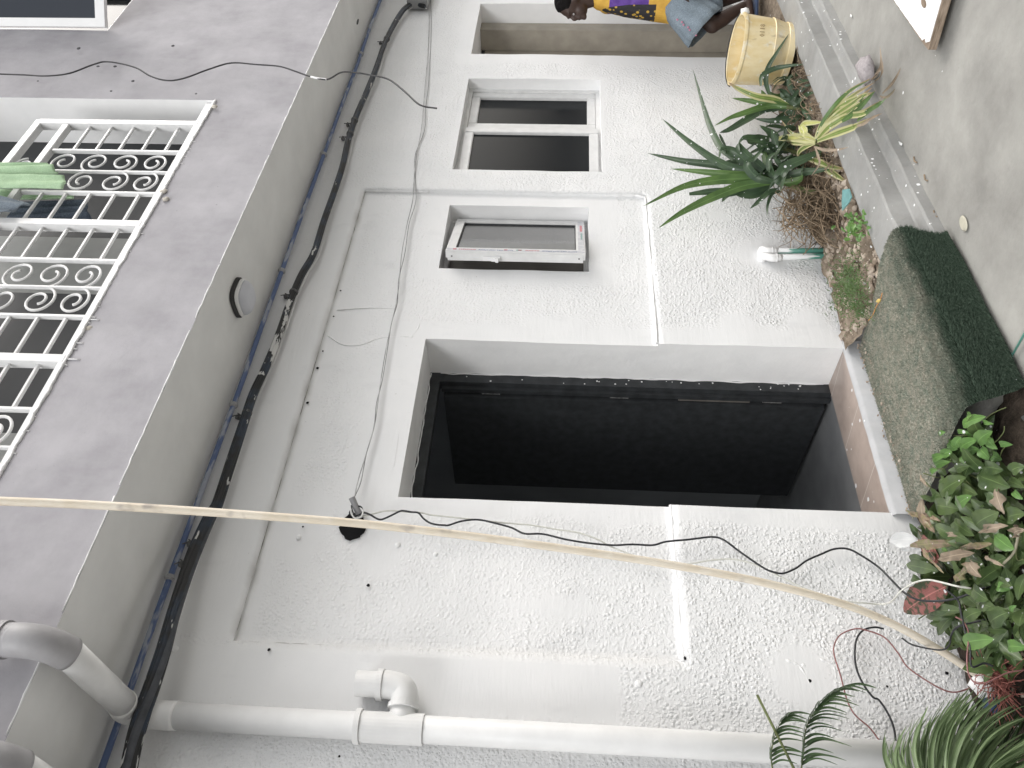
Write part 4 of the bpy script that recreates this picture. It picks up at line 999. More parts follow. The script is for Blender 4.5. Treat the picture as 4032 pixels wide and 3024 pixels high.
# ------------------------------------------------------------------ stones, crumbs
def stone_mesh(bm, c, r, seed):
    res = bmesh.ops.create_icosphere(bm, subdivisions=1 if r < .012 else 2, radius=1)
    sx, sy, sz = rs.uniform(.6, 1.2), rs.uniform(.6, 1.2), rs.uniform(.4, .8); rz = Matrix.Rotation(rs.uniform(0, 6), 3, 'Z')
    for v in res['verts']:
        d = v.co.copy(); k = 1+.4*noise.noise(d*1.3+Vector((seed*1.7, seed, 3))); v.co = Vector(c)+rz@Vector((d.x*r*k*sx, d.y*r*k*sy, d.z*r*k*sz))
bm = bmesh.new(); rs = random.Random(21)
for k in range(620):
    x = rs.uniform(2.92, 4.6)**1; x = 2.92+(x-2.92)*rs.random()**.4 if rs.random() < .5 else x
    y = rs.uniform(-.58, -.03); r = rs.choice((.005, .007, .009, .012, .018, .026))*rs.uniform(.7, 1.2)
    stone_mesh(bm, (x, y, -.045+.05*max(0, 1+y/.25)+r*.2), r, k)
kst = NT('rubble', .9, .15); vv = kst.noise(18, 2); kst.col(kst.splat(kst.mix(kst.ramp(vv, [(.35, 0), (.65, 1)]), (.22, .17, .125), (.50, .43, .36)), .4, 50)); kst.bump(kst.noise(90, 3), .6, .004)
tag(mk('gravel', bm, kst.m), kind='stuff', label='brown and beige rubble crumbs on the soil strip', cat='gravel')
bm = bmesh.new()
for k in range(260):
    x = rs.uniform(-.2, 1.9); y = rs.uniform(-.7, -.03); r = rs.choice((.004, .006, .01))*rs.uniform(.7, 1.2); stone_mesh(bm, (x, y, -.10+r*.4), r, k+700)
for k in range(90):
    x = rs.uniform(1.9, 3.05); y = rs.uniform(-.12, -.02); stone_mesh(bm, (x, y, -.050), rs.uniform(.003, .008), k)
tag(mk('crumbs', bm, kst.m), kind='stuff', label='scattered small crumbs of soil and plaster along the wall foot', cat='crumbs')
ls = empty('stone', (0, 0, 0)); bpy.data.objects.remove(ls)
bm = bmesh.new(); pst = oZ(3425, 275, -.105); stone_mesh(bm, pst+Vector((0, 0, .02)), .075, 5); tag(mk('stone', bm, plain('pinkish_stone', (.36, .33, .335), .9, .1, .2, 60, .8, 60), smooth=True), 'rough pinkish grey lump of stone against the kerb step', 'stone')
for i, (px, py, a_, ln) in enumerate(((3545, 565, .4, .05), (3352, 62, .2, .03))):
    p = oZ(px, py, SLAB+.006); bm = bmesh.new(); box(bm, (-ln/2, -.006, 0), (ln/2, .006, .003), .001)
    for v in bm.verts: v.co = Matrix.Rotation(a_, 3, 'Z')@v.co+p
    tag(mk('paper_scrap', bm, M_PAINT), ('small white strip of paper on the concrete slab beyond the kerb', 'tiny white scrap at the top edge near the painted board')[i], 'scrap')
bm = bmesh.new()
for px, py in ((3652, 712), (3690, 855), (3610, 640)):
    p = oZ(px, py, SLAB+.006); pts = [p, p+Vector((.02, .006, .004)), p+Vector((.045, .0, .002))]; tube(bm, pts, .0035, 5)
tag(mk('twigs', bm, M_ROOT), kind='stuff', label='brown twig bits on the slab', cat='twigs')
bm = bmesh.new(); p = oZ(3795, 880, SLAB+.006)
lathe(bm, [(.001, .006), (.028, .005), (.034, .001)], p, 18, (1.2, .7)); tag(mk('plaster_blot', bm, plain('beige_blot', (.45, .43, .35), .8, .2, .1, 40)), 'flat beige blot of plaster on the concrete slab', 'blot')

# ------------------------------------------------------------------ board at the corner
BZ = -.075
C_ = [oZ(3516, 0, BZ), oZ(3640, 178, BZ), oZ(3655, 196, BZ), oZ(3712, 0, BZ)]
a0 = C_[0]+(C_[0]-C_[1])*1.6; d0 = C_[3]+(C_[3]-C_[2])*1.6
bm = bmesh.new(); TH = .034
top = [Vector(p) for p in (a0, C_[0], C_[1], C_[2], C_[3], d0)]
vt = [bm.verts.new(p) for p in top]; vb = [bm.verts.new(p-Vector((0, 0, TH))) for p in top]
bm.faces.new(vt)
bm.faces.new(vb[::-1])
for i in range(6): bm.faces.new((vt[i], vt[(i+1) % 6], vb[(i+1) % 6], vb[i]))
kw = NT('raw_wood_edge', .8, .2); wn = kw.noise(14, 5, .6, kw.vec((1, 1, 9))); kw.col(kw.mix(kw.ramp(wn, [(.35, 0), (.65, 1)]), (.16, .12, .085), (.34, .27, .21))); kw.bump(wn, .6, .004)
bd = empty('painted_board', (C_[1]+C_[3])/2, 'white painted wooden board with a raw brown edge lying on the slab in the corner', 'board')
bo = mk('plank', bm, kw.m, bd)
# paint skin on the top, ragged along its edge
def edgejit(p, q, n, j):
    out = []; 
    for k in range(n):
        t = k/n; out.append(p.lerp(q, t)+((C_[2]-C_[1]).normalized() if False else (C_[3]-C_[0]).normalized())*j*(.2+abs(nz(k*.7, 0, 3)))) 
    return out
cc = (C_[0]+C_[3])/2
P = edgejit(a0, C_[1]+(cc-C_[1])*.06, 60, .012)+[C_[1].lerp(C_[2], .3)+(cc-C_[1])*.16]+edgejit(C_[2]+(cc-C_[2])*.22, C_[2]+(cc-C_[2])*.10, 3, -.004)+[C_[2].lerp(C_[3], .15)+(cc-C_[2])*.02, C_[3]+(C_[0]-C_[3])*.015, d0+(a0-d0)*.02]
bm = bmesh.new(); bm.faces.new([bm.verts.new(p+Vector((0, 0, .003))) for p in P]); r2 = bmesh.ops.extrude_face_region(bm, geom=list(bm.faces))
for v in [g_ for g_ in r2['geom'] if isinstance(g_, bmesh.types.BMVert)]: v.co.z -= .0025
mk('paint_skin', bm, plain('fresh_white_paint', (.86, .86, .86), .35, .4, .02, 20, .1, 30), bd)
p = oZ(3637, 12, BZ+.004); bm = bmesh.new(); lathe(bm, [(.022, .0), (.021, .0012), (.001, .0014)], p, 14, (1.6, .7)); mk('bare_patch', bm, kw.m, bd)
bm = bmesh.new(); box(bm, (C_[0].x+.1, C_[0].y-.14, SLAB), (C_[0].x+.16, C_[0].y-.06, BZ-TH-.001)); mk('batten', bm, kw.m, bd)

# ------------------------------------------------------------------ plastic spoon
sp0, sp1 = oZ(4050, 1285, SLAB+.012), oZ(3988, 1395, SLAB+.012)
spd = (sp1-sp0).normalized(); sps = spd.cross(Vector((0, 0, 1))).normalized(); sc_ = oZ(3975, 1412, SLAB+.012)
M_TEAL = plain('teal_plastic', (.10, .27, .22), .35, .5, .08, 30)
spn = empty('plastic_spoon', sc_, 'teal green plastic spoon lying on the concrete slab beside the turf mat', 'spoon')
bm = bmesh.new(); tube(bm, [sp0-spd*.05, sp0, sp1], [.004, .0045, .0035], 8); mk('handle', bm, M_TEAL, spn, smooth=True)
bm = bmesh.new(); res = bmesh.ops.create_uvsphere(bm, u_segments=20, v_segments=12, radius=1)
for v in res['verts']:
    d = v.co.copy(); zc = d.z*.010 if d.z < 0 else -d.z*.006; v.co = sc_+spd*d.x*.026+sps*d.y*.017*(1-.25*d.x)+Vector((0, 0, zc+.004))
mk('bowl', bm, M_TEAL, spn, smooth=True)
pn = oZ(3975, 1445, SLAB+.01); bm = bmesh.new(); tube(bm, [pn, pn+Vector((-.012, .03, 0))], .006, 8); tag(mk('paper_stub', bm, plain('beige_paper', (.6, .55, .45), .7, .2), smooth=True), 'short beige stub lying at the tip of the teal spoon', 'scrap')

# ------------------------------------------------------------------ bucket
bk = oZ(3098, 214, .0); BR, BRB, BH = .222, .186, .345
be = empty('bucket', bk, 'big yellow plastic bucket with a black wire handle and white paint smears', 'bucket')
kbk = NT('yellow_plastic', .42, .4); nb = kbk.noise(7, 4, .6, kbk.vec((1, 1, .5)))
cB = kbk.mix(kbk.ramp(nb, [(.35, 0), (.6, 1)]), (.62, .475, .22), (.74, .63, .40))
cB = kbk.mix(kbk.math('MULTIPLY', kbk.ramp(kbk.noise(15, 4, .6), [(.56, 0), (.66, 1)]), .7), cB, (.72, .69, .60))
cB = kbk.mix(kbk.math('MULTIPLY', kbk.ramp(kbk.noise(30, 3, .6, kbk.vec((1, 1, .2))), [(.64, 0), (.72, 1)]), .5), cB, (.30, .22, .13)); kbk.col(cB); kbk.bump(kbk.noise(30, 3), .2, .004)
tilt = Matrix.Rotation(R(5), 4, Vector((.75, .3, 0)).normalized())
def bkx(o_):
    o_.data.transform(Matrix.Translation(bk)@tilt@Matrix.Translation(-bk)); return o_
bm = bmesh.new()
prof = [(.001, .006), (BRB-.012, .008), (BR-.014, BH-.004), (BR+.004, BH-.001), (BR+.008, BH-.010), (BR+.006, BH-.024), (BR-.002, BH-.028), (BR-.014, .14), (BR-.008, .135), (BR-.013, .128), (BRB+.004, .045), (BRB+.010, .040), (BRB+.008, .002), (BRB-.01, .0)]
prof = [(r, z) for r, z in prof]
lathe(bm, prof, bk, 56); bkx(mk('body', bm, kbk.m, be, smooth=False))
for p_l in be.children[0].data.polygons: p_l.use_smooth = True
md = be.children[0].modifiers.new('e', 'EDGE_SPLIT'); md.split_angle = R(35)
bm = bmesh.new(); hP = []
vd = (bk-CAM); vd.z = 0; vd.normalize(); sd_ = Vector((vd.y, -vd.x, 0))
for k in range(25):
    a = math.pi*k/24; hP.append(bk+sd_*math.cos(a)*(BR+.012)+vd*math.sin(a)*.16+Vector((0, 0, BH-.012+math.sin(a)*.030)))
tube(bm, hP, .0035, 8); bkx(mk('handle', bm, M_BLACK, be, smooth=True))
bm = bmesh.new(); blob(bm, bk+sd_*(BR+.008)+Vector((0, 0, BH-.02)), .030, 2, .7); bkx(mk('paint_smear', bm, M_PAINT, be, smooth=True))
# worn stamped figures on the side
tx = bk-vd*0; ang2 = math.radians(30)
nrm = (-vd*math.cos(ang2)+sd_*math.sin(ang2)).normalized(); xd = Vector((0, 0, 1)).cross(nrm).normalized()
pB = bk+nrm*(BR-.0045)+Vector((0, 0, .215))
M4 = Matrix((xd, Vector((0, 0, 1)), nrm)).transposed().to_4x4(); M4.translation = pB-xd*.03
o = text_mesh('0118', .045, plain('stamp_ink', (.36, .28, .16), .8, .1, .4, 80), M4, be, 'stamped_number', .0012); bkx(o)

# ------------------------------------------------------------------ leaves
def strap(bm, P, W, fold=.18, roll=0, prof='strap', n=5):
    uvl = bm.loops.layers.uv.verify(); P = catmull(P, n); L = len(P); rows = []
    prev = None
    for i, p in enumerate(P):
        t = i/(L-1); tg = (P[min(i+1, L-1)]-P[max(i-1, 0)])
        tg = tg.normalized() if tg.length > 1e-6 else Vector((0, 0, 1))
        vw = (CAM-p).normalized()*.75+Vector((0, 0, .45)); s = tg.cross(vw)
        s = s.normalized() if s.length > 1e-3 else Vector((1, 0, 0))
        if roll: s = Matrix.Rotation(roll*(1 if not isinstance(roll, (list,)) else 1), 3, tg)@s
        if prev and s.dot(prev) < 0: s = -s
        prev = s; nn = s.cross(tg).normalized()
        if prof == 'strap': w = W*.5*(min(1, .45+t*1.8))*max(.0, (1-t**2.2))**.75
        elif prof == 'grass': w = W*.5*(1-t)**.55*min(1, .5+t*4)
        else: w = W*.5*max(0, math.sin(math.pi*min(1, t**.82)))**.75*(1+.04*math.sin(t*40))
        w = max(w, .0003)
        wv_ = (.15*math.sin(t*11+P[0].x*90)*w, .15*math.sin(t*10+P[0].z*120+2)*w) if prof in ('leaf', 'curl') else (0, 0)
        if prof == 'curl': wv_ = (wv_[0]*5, wv_[1]*5); w *= .7+.5*abs(noise.noise(Vector((t*6, P[0].x*50, 0))))
        rows.append([bm.verts.new(p-s*w+nn*(w*fold*2+wv_[0])), bm.verts.new(p-s*w*.5+nn*w*fold*.7), bm.verts.new(p), bm.verts.new(p+s*w*.5+nn*w*fold*.7), bm.verts.new(p+s*w+nn*(w*fold*2+wv_[1]))])
    for i in range(L-1):
        for j in range(4):
            f = bm.faces.new((rows[i][j], rows[i][j+1], rows[i+1][j+1], rows[i+1][j])); f.smooth = True
            for lp, (uu, tt) in zip(f.loops, ((j/4, i/(L-1)), ((j+1)/4, i/(L-1)), ((j+1)/4, (i+1)/(L-1)), (j/4, (i+1)/(L-1)))): lp[uvl].uv = (uu, tt)
z7 = lambda x, y: (2500+x*.4973, 100+y*.4973)
def S7(pts, yb, yt):
    n = len(pts); return [oY(*z7(*p), yb+(yt-yb)*i/(n-1)) for i, p in enumerate(pts)]
def plant(name, loc, label, cat, group=None): return empty(name, loc, label, cat, group)
ba = oZ(3171, 700, 0); 
pa = plant('strap_leaf_plant', Vector((4.25, -.22, -.02)), 'tallest dark green strap-leaved plant spattered with white paint against the wall', 'plant', 'strap-leaved plants along the wall')
A_ = [([(780, 1060), (680, 960), (600, 800), (540, 620), (460, 350)], .052, -.22, -.22, 'D'), ([(1060, 1180), (900, 1165), (680, 1090), (430, 920), (215, 738)], .060, -.25, -.20, 'D'),
      ([(1080, 1195), (950, 1180), (700, 1110), (400, 1075), (100, 1012)], .062, -.22, -.16, 'D'), ([(1100, 1215), (900, 1195), (600, 1165), (285, 1135)], .055, -.25, -.18, 'M'),
      ([(1090, 1225), (900, 1215), (650, 1225), (380, 1280), (65, 1432)], .064, -.24, -.2, 'M'), ([(1090, 1240), (860, 1270), (600, 1370), (380, 1480), (185, 1605)], .062, -.25, -.12, 'M'),
      ([(980, 1180), (900, 1100), (800, 1010), (700, 985), (665, 1060)], .07, -.22, -.28, 'D'), ([(1000, 1200), (900, 1130), (800, 1080), (660, 1090)], .05, -.2, -.12, 'D'),
      ([(1100, 1200), (1000, 1120), (880, 1020), (810, 940), (830, 1000)], .06, -.28, -.33, 'D'), ([(1110, 1240), (980, 1210), (900, 1130), (900, 1080), (960, 1040), (1060, 920)], .058, -.28, -.35, 'D'),
      ([(1120, 1250), (1150, 1190), (1220, 1110), (1380, 1040), (1530, 960)], .072, -.30, -.46, 'D'), ([(1120, 1260), (1200, 1200), (1320, 1165), (1440, 1150), (1560, 1130)], .055, -.28, -.42, 'D'),
      ([(1140, 1300), (1060, 1330), (980, 1400), (912, 1452)], .045, -.22, -.20, 'D'), ([(1150, 1310), (1090, 1340), (1055, 1420), (1046, 1505)], .032, -.2, -.2, 'D'),
      ([(1080, 1255), (950, 1290), (830, 1300), (740, 1340), (690, 1400)], .085, -.18, -.10, 'D'), ([(1090, 1250), (980, 1320), (880, 1340), (780, 1330)], .07, -.14, -.08, 'D'),
      ([(980, 900), (930, 960), (860, 1000), (800, 965)], .06, -.2, -.3, 'D'), ([(1060, 900), (960, 905), (870, 900), (815, 950)], .07, -.2, -.25, 'D'), ([(1120, 1230), (1060, 1120), (1020, 1000), (1010, 930)], .05, -.25, -.33, 'M'),
      ([(1130, 1240), (1080, 1160), (1060, 1060), (1120, 1000)], .045, -.28, -.36, 'D'), ([(1130, 1250), (1250, 1240), (1310, 1215), (1330, 1180)], .05, -.28, -.36, 'M'), ([(1140, 1260), (1060, 1010), (1060, 880), (1040, 790)], .03, -.12, -.10, 'D'),
      ([(430, 1335), (600, 1315), (760, 1300), (900, 1280)], .04, -.1, -.16, 'D'), ([(1200, 1080), (1100, 1000), (1050, 940), (920, 880)], .05, -.12, -.10, 'D'), ([(1280, 960), (1200, 990), (1120, 975), (1000, 970)], .045, -.1, -.1, 'D'),
      ([(1440, 1080), (1500, 1120), (1600, 1190), (1690, 1250)], .045, -.35, -.45, 'V'), ([(1380, 1060), (1460, 1080), (1560, 1120), (1680, 1140)], .04, -.35, -.48, 'V')]
for key, mt in (('D', L_DARK), ('M', L_MID), ('V', L_VAR)):
    bm = bmesh.new()
    for pts, W, yb, yt, k_ in A_:
        if k_ == key: strap(bm, S7(pts, yb, yt), W, .16)
    mk('foliage', bm, mt, pa, recalc=False)
rs = random.Random(43); bm = bmesh.new()
for k in range(40):
    cx, cy = rs.uniform(1060, 1400), rs.uniform(900, 1220); L = rs.uniform(120, 260); a = rs.gauss(math.pi*.9, 1.0)
    y0 = rs.uniform(-.34, -.12)
    strap(bm, [oY(*z7(cx+math.cos(a)*L*t, cy+math.sin(a)*L*t*.8-26*math.sin(3.1*t)*rs.uniform(.3, 1)), y0-.07*t) for t in (0, .33, .66, 1)], rs.uniform(.03, .06), .16)
mk('foliage', bm, L_DARK, pa, recalc=False)
bm = bmesh.new(); tube(bm, catmull([oY(*z7(1080, 1220), -.24), oY(*z7(1200, 1250), -.24), oY(*z7(1330, 1300), -.26), oY(*z7(1440, 1330), -.27)]), .016, 10); tube(bm, catmull([oY(*z7(1130, 960), -.24), oY(*z7(1260, 1000), -.24), oY(*z7(1400, 1080), -.26)]), .013, 8); mk('stem', bm, M_STEM, pa, smooth=True)
pb = plant('strap_leaf_plant', Vector((4.9, -.3, -.02)), 'smaller green strap-leaved plant whose leaves cross in front of the yellow bucket', 'plant', 'strap-leaved plants along the wall')
B_ = [([(1200, 645), (1050, 640), (880, 690), (760, 730), (630, 795)], .045, -.3, -.25, 'M'), ([(1180, 650), (1040, 660), (900, 740), (760, 820), (670, 850)], .062, -.28, -.2, 'D'), ([(1230, 640), (1100, 625), (930, 600), (765, 575)], .048, -.3, -.3, 'M'),
      ([(1240, 640), (1120, 590), (960, 560), (820, 500), (740, 450)], .050, -.3, -.4, 'V'), ([(1070, 560), (1040, 440), (1060, 330), (1130, 210), (1220, 65)], .042, -.34, -.55, 'D'),
      ([(1000, 480), (1010, 400), (1100, 345), (1220, 320), (1335, 308)], .038, -.4, -.52, 'D'), ([(1080, 620), (1030, 560), (1000, 510)], .04, -.3, -.35, 'M'), ([(1340, 735), (1200, 745), (1080, 755), (945, 738)], .048, -.25, -.22, 'D'),
      ([(1230, 600), (1290, 540), (1340, 490), (1410, 460)], .042, -.35, -.45, 'D'), ([(1290, 620), (1340, 565), (1380, 540), (1425, 530)], .036, -.36, -.48, 'D'), ([(1300, 640), (1250, 600), (1180, 560), (1150, 520)], .05, -.32, -.38, 'D'),
      ([(1300, 650), (1230, 630), (1170, 580), (1100, 550)], .05, -.3, -.3, 'D'), ([(1260, 440), (1330, 440), (1390, 430)], .03, -.4, -.5, 'D'), ([(670, 860), (690, 900), (730, 980), (760, 1040)], .02, -.2, -.2, 'D'),
      ([(1340, 660), (1250, 680), (1150, 720), (1060, 790)], .04, -.2, -.12, 'D'), ([(1300, 600), (1240, 500), (1220, 430), (1260, 370)], .04, -.36, -.42, 'D'), ([(1320, 640), (1200, 560), (1120, 560), (1060, 520)], .04, -.3, -.32, 'M'), ([(1380, 700), (1280, 700), (1160, 660), (1080, 690)], .04, -.25, -.2, 'D')]
for key, mt in (('D', L_DARK), ('M', L_MID), ('V', L_VAR)):
    bm = bmesh.new()
    for pts, W, yb, yt, k_ in B_:
        if k_ == key: strap(bm, S7(pts, yb, yt), W, .16)
    mk('foliage', bm, mt, pb, recalc=False)
rs = random.Random(41); bm = bmesh.new()
for k in range(46):
    cx, cy = rs.uniform(1180, 1420), rs.uniform(390, 900); L = rs.uniform(90, 190); a = rs.uniform(-3.0, 3.0) if rs.random() < .3 else rs.gauss(math.pi, .7)
    if cx+.35*(cy-400) > 1560: continue
    y0 = rs.uniform(-.42, -.14)
    strap(bm, [oY(*z7(cx+math.cos(a)*L*t+rs.uniform(-8, 8), cy+math.sin(a)*L*t*.8-20*math.sin(3.1*t)), y0-.05*t) for t in (0, .33, .66, 1)], rs.uniform(.022, .045), .16)
mk('foliage', bm, L_DARK, pb, recalc=False)
bm = bmesh.new(); tube(bm, catmull([oY(*z7(1200, 645), -.3), oY(*z7(1320, 660), -.3), oY(*z7(1420, 700), -.32)]), .014, 8); mk('stem', bm, M_STEM, pb, smooth=True)
pc = plant('strap_leaf_plant', Vector((4.1, -.4, -.02)), 'yellow and cream striped plant drooping over the kerb with withered leaf tips', 'plant', 'strap-leaved plants along the wall')
def S7z(pts, yy):
    # heights follow how far out over the kerb each leaf reaches
    out = []; n = len(pts)
    for i, p in enumerate(pts):
        y = yy[0]+(yy[1]-yy[0])*i/(n-1); a = sst(-.40, -.95, y); z = .13-.235*a
        if z < .035 and y > -.86: z = .035
        out.append(oZ(*z7(*p), z))
    return out
V_ = [([(1430, 905), (1470, 820), (1560, 680), (1690, 530), (1870, 418)], .034, -.40, -.80, 'V'), ([(1435, 905), (1490, 810), (1580, 690), (1720, 560), (1900, 450)], .032, -.41, -.82, 'V'), ([(1440, 900), (1510, 800), (1620, 690), (1760, 590), (1880, 490)], .034, -.42, -.84, 'V'),
      ([(1440, 900), (1530, 790), (1640, 710), (1780, 620), (1920, 500)], .032, -.42, -.86, 'V'), ([(1445, 900), (1540, 800), (1660, 730), (1800, 690), (1940, 600)], .036, -.43, -.84, 'V'), ([(1445, 905), (1560, 790), (1680, 720), (1830, 690), (1980, 560)], .036, -.44, -.90, 'V'),
      ([(1445, 915), (1580, 860), (1720, 810), (1760, 790), (1950, 700)], .036, -.43, -.80, 'V'), ([(1440, 910), (1500, 840), (1600, 760), (1700, 700), (1850, 520)], .03, -.42, -.84, 'D'), ([(1760, 755), (1850, 680), (1950, 610), (2070, 500)], .022, -.72, -.92, 'D'), ([(1960, 540), (2030, 470), (2075, 400), (2105, 335)], .014, -.9, -.98, 'W'),
      ([(1880, 430), (1930, 380), (1950, 290), (1940, 165)], .014, -.82, -.95, 'W'), ([(1900, 440), (1950, 400), (1960, 320), (1945, 240)], .012, -.84, -.95, 'W'), ([(1870, 430), (1900, 400), (1935, 330)], .012, -.82, -.9, 'W'), ([(1740, 800), (1810, 780), (1880, 730), (1960, 695)], .014, -.7, -.82, 'W'), ([(1940, 560), (1990, 570), (2040, 530), (2060, 500)], .012, -.88, -.95, 'W'),
      ([(1430, 915), (1350, 895), (1200, 890), (1088, 900)], .050, -.42, -.40, 'Y'), ([(1430, 925), (1350, 920), (1260, 925), (1200, 915)], .04, -.42, -.4, 'V'), ([(1425, 910), (1370, 880), (1320, 840), (1295, 790)], .034, -.42, -.45, 'Y'), ([(1310, 800), (1350, 775), (1420, 770), (1490, 765)], .030, -.46, -.52, 'Y'), ([(1350, 880), (1350, 830), (1330, 800), (1325, 785)], .03, -.43, -.46, 'Y'),
      ([(1425, 920), (1330, 880), (1240, 850), (1155, 745)], .022, -.42, -.40, 'V'), ([(1430, 930), (1350, 960), (1300, 1000), (1290, 1050)], .03, -.4, -.36, 'V'), ([(1420, 960), (1500, 985), (1600, 985), (1690, 965)], .016, -.42, -.56, 'W'), ([(1425, 960), (1450, 1030), (1460, 1100), (1390, 1200)], .014, -.42, -.40, 'W'),
      ([(1440, 890), (1490, 760), (1600, 610), (1700, 520), (1860, 430)], .02, -.41, -.8, 'D'), ([(1640, 760), (1740, 690), (1830, 600), (1900, 520)], .03, -.6, -.84, 'D'), ([(1620, 640), (1700, 600), (1800, 560), (1890, 530)], .028, -.62, -.84, 'V')]
for key, mt in (('D', L_MID), ('V', L_VAR), ('Y', L_YEL), ('W', L_DRY)):
    bm = bmesh.new()
    for pts, W, yb, yt, k_ in V_:
        if k_ == key: strap(bm, S7z(pts, (yb, yt)), W*1.15, .10)
    mk('foliage' if key != 'W' else 'withered_leaves', bm, mt, pc, recalc=False)
bm = bmesh.new(); tube(bm, catmull([oY(*z7(1430, 915), -.42), oY(*z7(1460, 1000), -.38), oY(*z7(1480, 1100), -.34)]), .010, 8); mk('stem', bm, M_STEM, pc, smooth=True)
# dead roots and straw
rs = random.Random(31)
bm = bmesh.new()
for k in range(330):
    a = (rs.uniform(3085, 3310), rs.uniform(690, 900)); ang_ = rs.gauss(math.pi*.5, .9) if rs.random() < .6 else rs.uniform(0, 6.28); L = rs.uniform(50, 190)
    y0 = rs.uniform(-.30, -.06); pts = []
    cv = rs.uniform(-.7, .7)
    for i in range(5):
        aa = ang_+cv*i/2; pts.append((a[0]+math.cos(aa)*L*i/4, a[1]+math.sin(aa)*L*i/4))
    if min(q[0] for q in pts) < 3040 or max(q[1] for q in pts) > 1010: continue
    P = [oY(q[0], q[1], y0-.10*i/4*rs.random()) for i, q in enumerate(pts)]
    P = [Vector((p.x, p.y, max(p.z, -.03))) for p in P]
    r0 = rs.uniform(.0022, .0055); C4 = catmull(P, 4); tube(bm, C4, [r0*(1-.6*i/len(C4)) for i in range(len(C4))], 5)
for k in range(240):
    x = rs.uniform(3.75, 5.0); y = rs.uniform(-.52, -.05); a = rs.uniform(0, 6.28); L = rs.uniform(.05, .22)
    P = [Vector((x+math.cos(a)*L*t, y+math.sin(a)*L*t*.5, -.02+.05*math.sin(3.1*t)*rs.random()+rs.random()*.05)) for t in (0, .5, 1)]
    P = [Vector((p.x, min(-.02, max(-.56, p.y)), p.z)) for p in P]; C4 = catmull(P, 3); tube(bm, C4, [.0028*(1-.5*i/len(C4)) for i in range(len(C4))], 5)
zr = lambda x, y: (2900+x*.3315, 750+y*.3315)
for pts, r0 in (([(1160, 120), (1000, 170), (880, 200), (740, 280), (620, 340), (505, 390)], .0055), ([(690, 60), (700, 160), (820, 280), (960, 400), (1180, 500)], .005), ([(860, 370), (930, 500), (1060, 560), (1160, 590), (1195, 650)], .004), ([(580, 90), (545, 170), (520, 240), (490, 330), (470, 415)], .003),
                ([(760, 200), (640, 330), (600, 360), (720, 365)], .003), ([(960, 280), (1000, 430), (1005, 560), (1010, 640)], .0025), ([(1080, 290), (1120, 380), (1150, 460)], .004)):
    P = catmull([oY(*zr(*q), -.14) for q in pts], 5); tube(bm, P, [r0*(1-.5*i/len(P)) for i in range(len(P))], 6)
tag(mk('root_tangle', bm, M_ROOT, smooth=True), kind='stuff', label='tangle of dry brown roots and straw heaped at the foot of the strap-leaved plants', cat='roots')
# turquoise shard
bm = bmesh.new(); Z = [oZ(*zr(*q), .004) for q in ((1300, -10), (1375, -20), (1405, 80), (1370, 150), (1295, 240), (1290, 120))]
bm.faces.new([bm.verts.new(p+Vector((0, 0, .012))) for p in Z]); r2 = bmesh.ops.extrude_face_region(bm, geom=list(bm.faces))
for v in [g_ for g_ in r2['geom'] if isinstance(g_, bmesh.types.BMVert)]: v.co.z += .006
tag(mk('plastic_shard', bm, plain('turquoise_plastic', (.16, .33, .33), .4, .4, .15, 20, splat=.5)), 'turquoise broken piece of plastic lying by the roots at the kerb', 'shard')
# weeds
def weed(cx, cy, rx, ry, n, label, mat, Ls=(.03, .06), W=.006, seed=0, h=.10, cat='weed'):
    r_ = random.Random(seed); bm = bmesh.new(); c = oZ(cx, cy, -.02); e = empty('weed', c, label, cat)
    for k in range(n):
        px, py = cx+r_.gauss(0, rx*.5), cy+r_.gauss(0, ry*.5); b = oZ(px, py, -.02+r_.random()*h)
        b.y = min(b.y, -.03)
        d = Vector((r_.uniform(-1, 1), r_.uniform(-1, .4), r_.uniform(-.1, 1))).normalized()*r_.uniform(*Ls)
        strap(bm, [b, b+d*.5+Vector((0, 0, .004)), b+d-Vector((0, 0, .004))], W*r_.uniform(.7, 1.3), .1, 0, 'leaf', 3)
    mk('foliage', bm, mat, e, recalc=False); bm = bmesh.new()
    for k in range(14):
        b = c+Vector((r_.uniform(-.08, .08), r_.uniform(-.05, .05), -.02)); tube(bm, [b, b+Vector((r_.uniform(-.03, .03), r_.uniform(-.03, .02), h))], .0015, 5)
    mk('stem', bm, M_STEM, e); return e
weed(3345, 1130, 68, 120, 1100, 'feathery dark green weed clump at the wall between green pipes and mat', L_WEED, (.012, .03), .0035, 1, .09)
weed(3395, 1215, 45, 60, 200, 'thin low weed patch right at the corner of the mat', L_WEED, (.01, .025), .0035, 3, .05)
weed(3375, 895, 45, 55, 60, 'small broad-leaved weed by the turquoise shard at the kerb', L_VINE, (.02, .045), .016, 2, .06)
bm = bmesh.new(); P = catmull([oZ(*T(3024, 1008, *q), .01) for q in ((740, 240), (725, 290), (700, 330), (680, 380), (650, 420))], 5); tube(bm, P, .0022, 6); tag(mk('orange_thread', bm, plain('orange_thread', (.5, .25, .10), .7, .2)), 'thin orange thread at the edge of the turf mat beside the weeds', 'thread')
bm = bmesh.new(); stone_mesh(bm, oZ(*T(3024, 1008, 718, 290), .012), .016, 5); tag(mk('yellow_crumb', bm, plain('yellow_crumb', (.6, .45, .15), .7, .2)), 'small yellow crumb on the edge of the turf mat', 'crumb')

